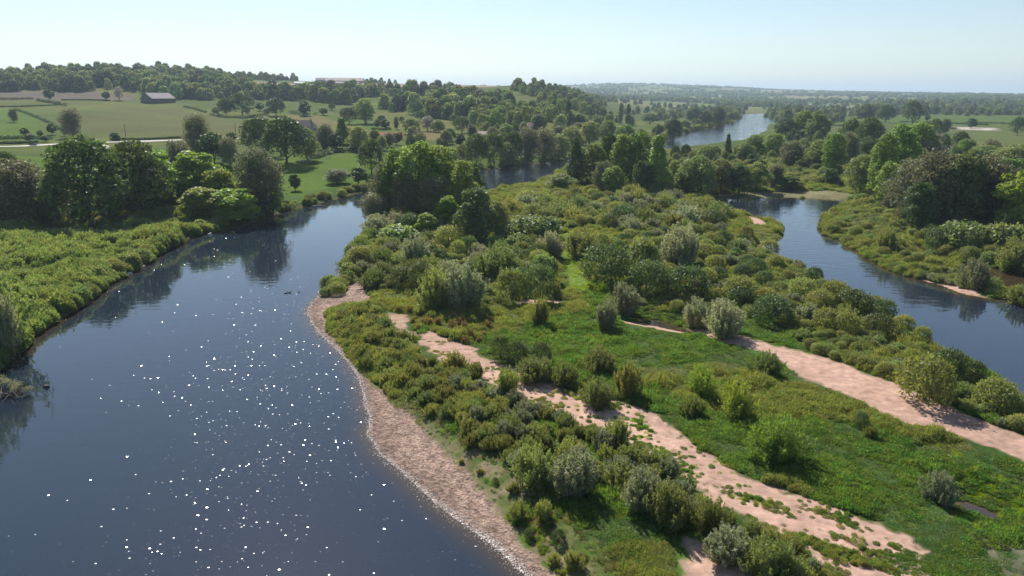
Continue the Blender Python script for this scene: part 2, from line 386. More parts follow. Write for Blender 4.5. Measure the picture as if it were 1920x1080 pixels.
# island: glade, limes, muds
blend(glade, lin(.12, .17, .03)[None] * (1 + .3 * n1[:, None]), 1.2, n0, 1, .5)
blend(mud, lin(.115, .115, .07)[None] * (1 + .35 * n0[:, None]), 1.5, n1, .9, 2.0)
blend(lime, lin(.17, .24, .035)[None] * (1 + .25 * n0[:, None]), 1.2, n1 * 3 + n0, np.clip(.6 + n1 * .7, 0, 1), 1.2)
blend(lime_b, lin(.11, .15, .04)[None] * (1 + .25 * n0[:, None]), 1.2, n1 * 2 + n0, .7, 1.2)
blend(grav_soft, lin(.20, .155, .10)[None] * (1 + .2 * n0[:, None]), 1.5, n1 + n0, np.clip(.65 + n0, 0, 1), 1.2)
sandc = lin(.45, .295, .225)[None] * (1 + .10 * n1[:, None]) * (1 + .10 * n0[:, None])
sandm = np.zeros(len(XS))
shc = lin(.24, .19, .125)[None] * (1 + .3 * n1[:, None])
for p, a in SANDS:
    sandm = np.maximum(sandm, blend(p, shc if p is shelf_c else sandc, .55, n1 * .8 + n0, a, 1.0 if p is track_a else .8))
wet = np.clip(1 - SH / 5.0, 0, 1) * (SH > -2)
gm = blend(gravel_bar, lin(.285, .20, .158)[None] * (1 + .12 * n0[:, None] + .15 * n1[:, None]) * (1 - .28 * sstep(.3, 1, wet)[:, None]), .6, n0 + n1, 1, .5)
# banks and river bed
sb = np.clip(1 - SH / 2.2, 0, 1) * (1 - gm) * (1 - sandm) * (ZZ < 2) * sstep(.2, .6, wet)
col = layer(col, sb * .8, lin(.10, .075, .045))
col = layer(col, (SH < 0).astype(float), lin(.10, .07, .035))
col = np.clip(col, .004, .8)
foam_glint_z = gm * np.exp(-(SH / (.55 + .25 * n1)) ** 2) * (SH > -1.2)  # white waterline flecks: foam, with sun glint painted into the colour
GROUND_UV = (XS, YS)

m, nt, p, out = new_mat('ground'); L = nt.links.new
at = N(nt, 'ShaderNodeAttribute', attribute_name='Col'); st = N(nt, 'ShaderNodeAttribute', attribute_name='stone'); fo = N(nt, 'ShaderNodeAttribute', attribute_name='foam_glint')
ge = N(nt, 'ShaderNodeNewGeometry')
def gnoise(sc, det=4, rough=.6):
    n = N(nt, 'ShaderNodeTexNoise'); n.inputs['Scale'].default_value = sc; n.inputs['Detail'].default_value = det; n.inputs['Roughness'].default_value = rough
    L(ge.outputs['Position'], n.inputs['Vector']); return n
na = gnoise(.9, 6, .65); nb_ = gnoise(.02, 5, .6); vo = N(nt, 'ShaderNodeTexVoronoi'); vo.inputs['Scale'].default_value = 3.6; L(ge.outputs['Position'], vo.inputs['Vector'])
def mrange(src, a, b, c=0, d=1):
    r = N(nt, 'ShaderNodeMapRange'); r.inputs[1].default_value = c; r.inputs[2].default_value = d; r.inputs[3].default_value = a; r.inputs[4].default_value = b; L(src, r.inputs[0]); return r.outputs[0]
def mul(a, b):
    x = N(nt, 'ShaderNodeMix', data_type='RGBA', blend_type='MULTIPLY'); x.inputs[0].default_value = 1; L(a, x.inputs[6]); L(b, x.inputs[7]); return x.outputs[2]
c1 = mul(at.outputs['Color'], mrange(na.outputs[0], .62, 1.38, .25, .75)); c1 = mul(c1, mrange(nb_.outputs[0], .85, 1.15, .3, .7))
cg = N(nt, 'ShaderNodeSeparateColor'); L(vo.outputs['Color'], cg.inputs[0])
pc = mul(c1, mrange(cg.outputs[0], .55, 1.5)); mxs = N(nt, 'ShaderNodeMix', data_type='RGBA'); L(st.outputs['Fac'], mxs.inputs[0]); L(c1, mxs.inputs[6]); L(pc, mxs.inputs[7])
v2 = N(nt, 'ShaderNodeTexNoise'); v2.inputs['Scale'].default_value = 5.5; v2.inputs['Detail'].default_value = 3; L(ge.outputs['Position'], v2.inputs['Vector'])
th = N(nt, 'ShaderNodeMath', operation='MULTIPLY'); L(fo.outputs['Fac'], th.inputs[0]); L(mrange(v2.outputs[0], 0, 1, .50, .58), th.inputs[1])
mf = N(nt, 'ShaderNodeMix', data_type='RGBA'); mf.inputs[7].default_value = (.72, .68, .64, 1); L(th.outputs[0], mf.inputs[0]); L(mxs.outputs[2], mf.inputs[6])
L(mf.outputs[2], p.inputs['Base Color']); p.inputs['Roughness'].default_value = .95; p.inputs['Specular IOR Level'].default_value = .03
bp = N(nt, 'ShaderNodeBump'); bp.inputs['Distance'].default_value = .12; bp.inputs['Strength'].default_value = .8; L(na.outputs[0], bp.inputs['Height'])
b2 = N(nt, 'ShaderNodeBump'); b2.inputs['Distance'].default_value = .10; L(vo.outputs['Distance'], b2.inputs['Height']); L(st.outputs['Fac'], b2.inputs['Strength']); L(bp.outputs[0], b2.inputs['Normal'])
L(b2.outputs[0], p.inputs['Normal'])
M['ground'] = m
Q = quads(len(RS), len(AZ))
me = mesh_np('ground', np.stack([XS, YS, ZZ], -1), Q, m, smooth=True, attrs={'Col': col, 'stone': gm, 'foam_glint': foam_glint_z})
ground = link(bpy.data.objects.new('ground', me)); tag(ground, kind='structure')

# ------------------------------------------------------------------ water
m, nt, p, out = new_mat('river_water'); L = nt.links.new
ge = N(nt, 'ShaderNodeNewGeometry')
shn = N(nt, 'ShaderNodeAttribute', attribute_name='shallow')
mx = N(nt, 'ShaderNodeMix', data_type='RGBA'); mx.inputs[6].default_value = (.016, .025, .040, 1); mx.inputs[7].default_value = (.06, .040, .016, 1)
L(shn.outputs['Fac'], mx.inputs[0]); L(mx.outputs[2], p.inputs['Base Color'])
p.inputs['Roughness'].default_value = .045; p.inputs['IOR'].default_value = 1.52
def wnoise(sc, stretch, det, rot=.4):
    mp_ = N(nt, 'ShaderNodeMapping'); mp_.inputs['Rotation'].default_value = (0, 0, rot); mp_.inputs['Scale'].default_value = (sc, sc * stretch, sc)
    L(ge.outputs['Position'], mp_.inputs['Vector']); n = N(nt, 'ShaderNodeTexNoise'); n.inputs['Scale'].default_value = 1; n.inputs['Detail'].default_value = det; n.inputs['Roughness'].default_value = .5
    L(mp_.outputs[0], n.inputs['Vector']); return n.outputs[0]
wa = wnoise(1.9, 1.3, 1.0); wb = wnoise(.55, 1.5, 2, .9); wc = wnoise(.05, 1, 3); wd = wnoise(.22, 2.5, 2, .2)
# patches of livelier and calmer water
pm = N(nt, 'ShaderNodeMapRange'); pm.inputs[1].default_value = .35; pm.inputs[2].default_value = .68; pm.inputs[3].default_value = .35; pm.inputs[4].default_value = 1.0; L(wc, pm.inputs[0])
rif = N(nt, 'ShaderNodeAttribute', attribute_name='riffle')
cube = N(nt, 'ShaderNodeMapRange'); cube.inputs[1].default_value = .60; cube.inputs[2].default_value = .82; L(wa, cube.inputs[0])
pr = N(nt, 'ShaderNodeMath', operation='MULTIPLY'); L(pm.outputs[0], pr.inputs[0]); L(rif.outputs['Fac'], pr.inputs[1])
def bump(h, dist, stn=None, nrm=None, s=1.0):
    b = N(nt, 'ShaderNodeBump'); b.inputs['Distance'].default_value = dist; b.inputs['Strength'].default_value = s; L(h, b.inputs['Height'])
    if stn is not None: L(stn, b.inputs['Strength'])
    if nrm is not None: L(nrm, b.inputs['Normal'])
    return b.outputs[0]
lv = N(nt, 'ShaderNodeAttribute', attribute_name='lively'); lm = N(nt, 'ShaderNodeMath', operation='MULTIPLY'); L(lv.outputs['Fac'], lm.inputs[0]); L(pm.outputs[0], lm.inputs[1])
b1 = bump(wd, .035, lm.outputs[0]); b1 = bump(wb, .013, lm.outputs[0], b1); # small tilted facets added for sun glints, densest along the glitter streak
vf = N(nt, 'ShaderNodeTexVoronoi'); vf.inputs['Scale'].default_value = 3.7
vm_ = N(nt, 'ShaderNodeMapping'); vm_.inputs['Rotation'].default_value = (0, 0, .3); vm_.inputs['Scale'].default_value = (.75, 1.15, 1); L(ge.outputs['Position'], vm_.inputs['Vector']); L(vm_.outputs[0], vf.inputs['Vector'])
def mth(op, a, b=None):
    q_ = N(nt, 'ShaderNodeMath', operation=op)
    for i_, v_ in enumerate((a, b)):
        if v_ is None: continue
        if isinstance(v_, (int, float)): q_.inputs[i_].default_value = v_
        else: L(v_, q_.inputs[i_])
    return q_.outputs[0]
sc3 = N(nt, 'ShaderNodeSeparateColor'); L(vf.outputs['Color'], sc3.inputs[0])
amt_ = mth('MULTIPLY', rif.outputs['Fac'], mth('POWER', pm.outputs[0], 1.6))
fm = mth('MULTIPLY', mth('LESS_THAN', vf.outputs['Distance'], mth('ADD', .08, mth('MULTIPLY', mth('FRACT', mth('MULTIPLY', sc3.outputs[0], 37.7)), .24))), mth('LESS_THAN', sc3.outputs[2], amt_))
cx_ = N(nt, 'ShaderNodeCombineXYZ'); L(mth('MULTIPLY', mth('SUBTRACT', sc3.outputs[0], .5), .44), cx_.inputs[0]); L(mth('MULTIPLY', mth('SUBTRACT', sc3.outputs[1], .5), .44), cx_.inputs[1])
vs_ = N(nt, 'ShaderNodeVectorMath', operation='SCALE'); L(cx_.outputs[0], vs_.inputs[0]); L(fm, vs_.inputs['Scale'])
va_ = N(nt, 'ShaderNodeVectorMath', operation='ADD'); L(b1, va_.inputs[0]); L(vs_.outputs[0], va_.inputs[1])
vn_ = N(nt, 'ShaderNodeVectorMath', operation='NORMALIZE'); L(va_.outputs[0], vn_.inputs[0]); L(vn_.outputs[0], p.inputs['Normal'])
ro_ = N(nt, 'ShaderNodeMapRange'); ro_.inputs[3].default_value = .045; ro_.inputs[4].default_value = .19; L(fm, ro_.inputs[0]); L(ro_.outputs[0], p.inputs['Roughness'])
M['water'] = m
azw = AZ[::1] if False else np.sort(np.concatenate([np.radians(np.arange(-41, 41.01, .34)), azc]))
rw = [4.0]
while rw[-1] < 2600: d_ = rw[-1]; rw.append(d_ + min(max(d_ * d_ / 8000, .7), .02 * d_))
RW = np.array(rw); WX, WY = polar(azw, RW); wx, wy = WX.ravel(), WY.ravel()
ws = shore(wx, wy); qw = quads(len(RW), len(azw)); keep = (ws[qw].min(1) < 1.5 + .012 * np.hypot(wx, wy)[qw].mean(1))
qw = qw[keep]; used, inv = np.unique(qw, return_inverse=True); qw = inv.reshape(qw.shape)
shal = np.clip(1 - (-ws[used]) / 3.0, 0, 1) ** 1.5
inl = sdist(wx[used], wy[used], inlet); shal = np.maximum(shal, (inl < 0) * .8)
rx, ry = wx[used], wy[used]; path = fp([(575,545),(585,640),(560,720),(520,820),(470,930),(430,1080)]); rd = np.full(rx.shape, 1e9)
for a_, b_ in zip(path[:-1], path[1:]):
    e_ = b_ - a_; t_ = np.clip(((rx - a_[0]) * e_[0] + (ry - a_[1]) * e_[1]) / (e_ @ e_), 0, 1); rd = np.minimum(rd, np.hypot(rx - a_[0] - t_ * e_[0], ry - a_[1] - t_ * e_[1]))
glint_w = np.clip(.07 + 1.25 * np.exp(-(rd / 9.5) ** 2) * np.clip((ry - 45) / 60, .35, 1), 0, 1)  # mask shaped as the sun's glitter streak; sets where glint facets sit
live = .8 + 9 * sstep(300, 400, np.hypot(rx, ry)) + 2.2 * (rx > 45) * sstep(120, 200, ry)
river = link(bpy.data.objects.new('river', mesh_np('river', np.stack([wx[used], wy[used], np.zeros(len(used))], -1), qw, m, smooth=True, attrs={'shallow': shal, 'riffle': glint_w, 'lively': live})))
tag(river, kind='structure')

# ------------------------------------------------------------------ foliage prototypes (metres; leaves are small separate faces)
def unit(n, up=None):
    v = rng.normal(size=(n, 3)); v /= np.linalg.norm(v, axis=1)[:, None] + 1e-9; return v
def leaf_quads(c, nrm, L_, W_, along=None):
    n = len(c); a = unit(n) if along is None else along + .35 * rng.normal(size=(n, 3))
    a = a - (a * nrm).sum(1)[:, None] * nrm; a /= np.linalg.norm(a, axis=1)[:, None] + 1e-9
    b = np.cross(nrm, a); L_ = np.broadcast_to(L_, (n,))[:, None]; W_ = np.broadcast_to(W_, (n,))[:, None]
    V = np.stack([c - a * L_, c + b * W_ - a * L_ * .1, c + a * L_, c - b * W_ - a * L_ * .1], 1).reshape(-1, 3)
    return V
def lobe_leaves(cen, rad, n, L_, W_, flat_=.85, fluff=.12, bottom=-.35, skip=.72, radial=False):
    """leaves over the outside of a heap of rounded lobes"""
    cen = np.array(cen, float); rad = np.array(rad, float); pr = rad ** 2 / (rad ** 2).sum()
    i = rng.choice(len(cen), n, p=pr); d = unit(n); low = d[:, 2] < bottom; d[low, 2] *= -1
    r = rad[i] * (1 - .45 * rng.random(n) ** 2.2 + fluff * rng.normal(size=n) * .6)
    sc = np.array([1, 1, flat_]); p = cen[i] + d * r[:, None] * sc
    keep = np.ones(n, bool)
    for k in range(len(cen)):
        q = np.linalg.norm((p - cen[k]) / sc, axis=1); keep &= ~((q < rad[k] * skip) & (i != k))
    p, d, i = p[keep], d[keep], i[keep]; n = len(p)
    nr = d * .9 + .75 * rng.normal(size=(n, 3)); nr /= np.linalg.norm(nr, axis=1)[:, None]
    s = .65 + .7 * rng.random(n)
    V = leaf_quads(p, nr, L_ * s, W_ * s, d if radial else None)
    lt = rng.random(len(cen))
    t = np.clip(.25 * lt[i] + .55 * rng.random(n) + .2, 0, 1)
    return V, np.repeat(t, 4)
def quadmesh(name, Vs, Ts, mats, midx=None):
    V = np.vstack(Vs); T = np.concatenate(Ts); Q = np.arange(len(V)).reshape(-1, 4)
    me = mesh_np(name, V, Q, mats[0], tint=T)
    for x in mats[1:]: me.materials.append(x)
    if midx is not None: me.polygons.foreach_set('material_index', np.asarray(midx, np.int32))
    return me
def shape_r(shape, u):
    """relative crown radius at relative crown height u"""
    if shape == 'round': return math.sqrt(max(.05, 1 - (2 * u - .95) ** 2 * .95))
    if shape == 'ovate': return (math.sin(math.pi * min(1, u * .72 + .16)) ** .6) * (1 - .15 * u)
    if shape == 'cone': return max(.1, (1 - u) ** .75) * min(1, .55 + u * 3)
    if shape == 'column': return min(1, .45 + u * 2.2) * max(.12, (1 - u ** 3.2))
    if shape == 'broad': return math.sqrt(max(.08, 1 - (1.7 * u - .55) ** 2))
    if shape == 'open': return (.55 + .45 * math.sin(math.pi * u))
    return 1
PROTO = {}
def tree_proto(key, H_, W_, base, shape, mat, nlobe, nleaf, ls, lobe=(.17, .30), bark='bark', lean=0, skip=.7, fluff=.16, limbs=9, tw=0, lw=.5):
    """a tapered trunk with limbs (mesh 1) and a crown of leaves (mesh 2)"""
    cen, rad = [], []
    for k in range(nlobe):
        u = (k + .5 * R.random()) / nlobe; rr = shape_r(shape, u) * W_ / 2
        lr = W_ * R.uniform(lobe[0] * .75, lobe[1] * 1.05) * (.55 + .45 * shape_r(shape, u)); a = k * 2.4 + R.uniform(-.5, .5)
        q = max(0, rr - lr * .8) * (R.random() ** .3) * R.choice((1, 1, 1, 1.22))
        cen.append((math.cos(a) * q + lean * u * H_, math.sin(a) * q, base + u * (H_ - base - lr) + lr * .3)); rad.append(lr)
    V, T = lobe_leaves(cen, rad, nleaf, ls, ls * lw, fluff=fluff, skip=skip)
    crown = quadmesh(key + '_crown', [V], [T], [M[mat]])
    mb = MB(); top = H_ * (.9 if shape in ('cone', 'column', 'ovate') else .72); tr = H_ * .02 + .05
    P = [(lean * H_ * (max(z, 0) / H_) ** 1.3 + R.uniform(-.02, .02) * H_ * (z > 0), R.uniform(-.015, .015) * H_ * (z > 0), z) for z in np.linspace(-.4, top, 7)]
    mb.tube(P, [tr * (1.25 if i == 0 else 1 - .13 * i) for i in range(7)], 7)
    for k in range(min(limbs, nlobe)):
        j = k * nlobe // max(1, min(limbs, nlobe)); c = cen[j]; z0 = max(base * .55, c[2] - W_ * .3 - .1 * H_); z0 = min(z0, top * .8)
        kk = int(np.clip(np.searchsorted(np.linspace(-.4, top, 7), z0), 1, 6)); p0 = P[kk]; z0 = p0[2]; mid = ((p0[0] + c[0]) * .5, c[1] * .5, (z0 + c[2]) * .5 - .03 * H_)
        mb.tube([p0, mid, c], [tr * .45, tr * .3, tr * .1], 5)
    for k in range(tw):
        j = R.randrange(nlobe); c = Vector(cen[j]); d = Vector((R.gauss(0, 1), R.gauss(0, 1), abs(R.gauss(.6, .8)))).normalized()
        s0 = c * .75 + Vector((0, 0, base * .2)); e = c + d * rad[j] * R.uniform(.9, 1.35)
        mb.tube([s0, (s0 + e) * .5 + Vector((R.gauss(0, .1), R.gauss(0, .1), .1)) * rad[j], e], [tr * .16, tr * .12, tr * .05], 3, cap=False)
    PROTO.setdefault(key, []).append(('tree', mb.mesh(key + '_trunk', M[bark], True), crown, H_, W_))
def bush_proto(key, H_, W_, mat, nleaf, ls, nlobe=9, bark='bark', lw=.38, fluff=.2, lobe=(.2, .34), mats2=None, stems=9):
    """rounded shrub: heap of lobes down to the ground plus stems inside"""
    cen, rad = [], []
    for k in range(nlobe):
        a = k * 2.4 + R.uniform(-.4, .4); lr = W_ * R.uniform(*lobe); q = (W_ / 2 - lr) * math.sqrt((k + .3) / nlobe)
        zt = (H_ - lr * .8) * math.sqrt(max(.1, 1 - (q / (W_ / 2)) ** 2 * .85)) * R.uniform(.85, 1.05)
        cen.append((math.cos(a) * q, math.sin(a) * q, max(lr * .35, zt - lr * .2))); rad.append(lr)
        if zt > lr * 1.5: cen.append((math.cos(a) * q * 1.1, math.sin(a) * q * 1.1, zt * .4)); rad.append(lr * .9)
    V, T = lobe_leaves(cen, rad, nleaf, ls, ls * lw, flat_=.95, fluff=fluff, bottom=-.6, radial=True)
    V[:, 2] = np.maximum(V[:, 2], -.1)
    fol = quadmesh(key + '_foliage', [V], [T], [M[mat]])
    mb = MB()
    for c in cen[:stems]: mb.tube([(0, 0, -.2), (c[0] * .5, c[1] * .5, c[2] * .6), c], [.05, .035, .012], 4)
    PROTO.setdefault(key, []).append(('bush', mb.mesh(key + '_stems', M[bark]), fol, H_, W_))
def osier_proto(key, H_, W_, mat, nst, per, ls, bark='bark', lw=.3, droop=.12):
    """many upright rods fanning from the ground, leafy along their upper part"""
    Vs, Ts = [], []; mb = MB(); gx = [(R.gauss(0, W_ * .17), R.gauss(0, W_ * .17)) for _ in range(max(2, nst // 14))]
    for k in range(nst):
        bx, by = R.choice(gx); a = R.uniform(0, 6.283); sp = math.sqrt(R.random())
        tx, ty = bx * .9 + math.cos(a) * sp * W_ * .40, by * .9 + math.sin(a) * sp * W_ * .40
        h = H_ * R.uniform(.62, 1.05) * (1 - .38 * min(1, math.hypot(tx, ty) / (W_ / 2)) ** 2)
        u = rng.random(per) ** .75 * .95 + .05; base = np.array([bx * .7, by * .7, 0.0]); tip = np.array([tx, ty, h])
        sw = np.sin(u * math.pi)[:, None] * np.array([tx - bx, ty - by, 0]) * .25
        c = base + (tip - base) * u[:, None] + sw + rng.normal(size=(per, 3)) * W_ * .05 * (1.25 - u)[:, None]
        d = (tip - base) / (np.linalg.norm(tip - base) + 1e-9); d = np.tile(d, (per, 1)) + .7 * rng.normal(size=(per, 3)); d /= np.linalg.norm(d, axis=1)[:, None]
        nr = np.cross(d, unit(per)); nr /= np.linalg.norm(nr, axis=1)[:, None] + 1e-9
        s = (.7 + .6 * rng.random(per)) * (1.15 - .35 * u)
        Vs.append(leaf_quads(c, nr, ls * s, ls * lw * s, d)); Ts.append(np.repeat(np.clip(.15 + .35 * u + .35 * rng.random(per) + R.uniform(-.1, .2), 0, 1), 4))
        if k % 3 == 0: mb.tube([(bx * .7, by * .7, -.15), (base + (tip - base) * .5 + np.array([tx - bx, ty - by, 0]) * .25).tolist(), (tip * .95).tolist()], [.03, .02, .006], 3, cap=False)
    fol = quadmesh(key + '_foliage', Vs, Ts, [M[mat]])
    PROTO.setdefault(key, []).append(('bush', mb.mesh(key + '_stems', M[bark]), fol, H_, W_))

for k in range(3):
    tree_proto('oak', 14, 14, 1.8, 'round', 'oak', 26, 9000, .42)
    tree_proto('poplar', 22, 10, 2.5, 'ovate', 'poplar', 28, 7000, .42, lobe=(.18, .32))
    tree_proto('robinia', 12, 9, 1.0, 'open', 'bright', 26, 8000, .36, lobe=(.14, .26), bark='bark')
    tree_proto('twiggy', 11, 9, .6, 'open', 'grey', 24, 8000, .22, lobe=(.18, .3), bark='palebark', tw=150, fluff=.3, skip=.3)
    tree_proto('willow', 10, 9, .5, 'round', 'willow', 24, 8500, .34, lobe=(.16, .28), lw=.35)
    tree_proto('darkwillow', 10, 8, .4, 'ovate', 'dark', 24, 8000, .33, lobe=(.18, .28), lw=.4)
tree_proto('poplar2', 24, 12, 2.5, 'ovate', 'poplar', 34, 9500, .44, lobe=(.14, .27))
tree_proto('cone', 20, 10, .6, 'cone', 'dark', 30, 9500, .40, lobe=(.2, .32)); tree_proto('cone', 20, 10, .6, 'cone', 'poplar', 30, 9500, .40, lobe=(.2, .32))
tree_proto('column', 22, 5, .5, 'column', 'dark', 30, 5000, .34, lobe=(.26, .38))
tree_proto('pale', 14, 11, 2, 'open', 'pale', 22, 6000, .4); tree_proto('silvertree', 12, 9, 1, 'round', 'silver', 22, 8000, .34, lw=.35)
tree_proto('small', 6, 5, .9, 'round', 'oak', 12, 2600, .3, bark='bark')
for k in range(4):
    bush_proto('mound', 3.2, 5.2, 'olive', 6500, .17, 10)
    bush_proto('darkmound', 3.4, 5.4, 'dark', 6500, .18, 11)
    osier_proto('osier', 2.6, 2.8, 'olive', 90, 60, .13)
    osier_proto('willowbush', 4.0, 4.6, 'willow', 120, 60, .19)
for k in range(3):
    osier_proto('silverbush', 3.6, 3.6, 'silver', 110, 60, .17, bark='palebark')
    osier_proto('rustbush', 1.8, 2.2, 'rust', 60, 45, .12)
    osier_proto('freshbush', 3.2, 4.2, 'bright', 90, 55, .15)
    bush_proto('broadleaf', 2.6, 4.6, 'knot', 4200, .20, 9, lw=.6)

def at_box(px, top, bot, wd):
    """a spot on the ground below a photo point, with the height and width that fit there"""
    g = march(px, bot)
    r = ray(px, top); out = []
    for i in range(len(g)):
        f = g[i, 1]; t = f / r[i, 1]; dist = math.sqrt(f * f + g[i, 0] ** 2)
        hgt = max(.5, HC + t * r[i, 2] - g[i, 2])
        dep = f * math.cos(PITCH) + (HC - g[i, 2]) * math.sin(PITCH)
        out.append((g[i], hgt, wd[i] / FPX * dep))
    return out
PLACED = []
def place(kind, name, cat, spot, H_, W_, label, group=None, v=None):
    ps = PROTO[kind]; t, wood, fol, ph, pw = ps[v % len(ps)] if v is not None else R.choice(ps)
    x, y, z = spot; root = None
    sx = W_ / pw * R.uniform(.97, 1.03); sz = H_ / ph
    if t == 'tree':
        root = empty(name, (x, y, z), R.uniform(0, 6.28)); root.scale = (sx, sx, sz)
        for nm, me_ in (('trunk', wood), ('crown', fol)): link(bpy.data.objects.new(nm, me_), root)
    else:
        root = empty(name, (x, y, z), R.uniform(0, 6.28)); root.scale = (sx, sx, sz)
        for nm, me_ in (('stems', wood), ('foliage', fol)): link(bpy.data.objects.new(nm, me_), root)
    tag(root, label, cat, group); PLACED.append((x, y, W_ / 2)); return root

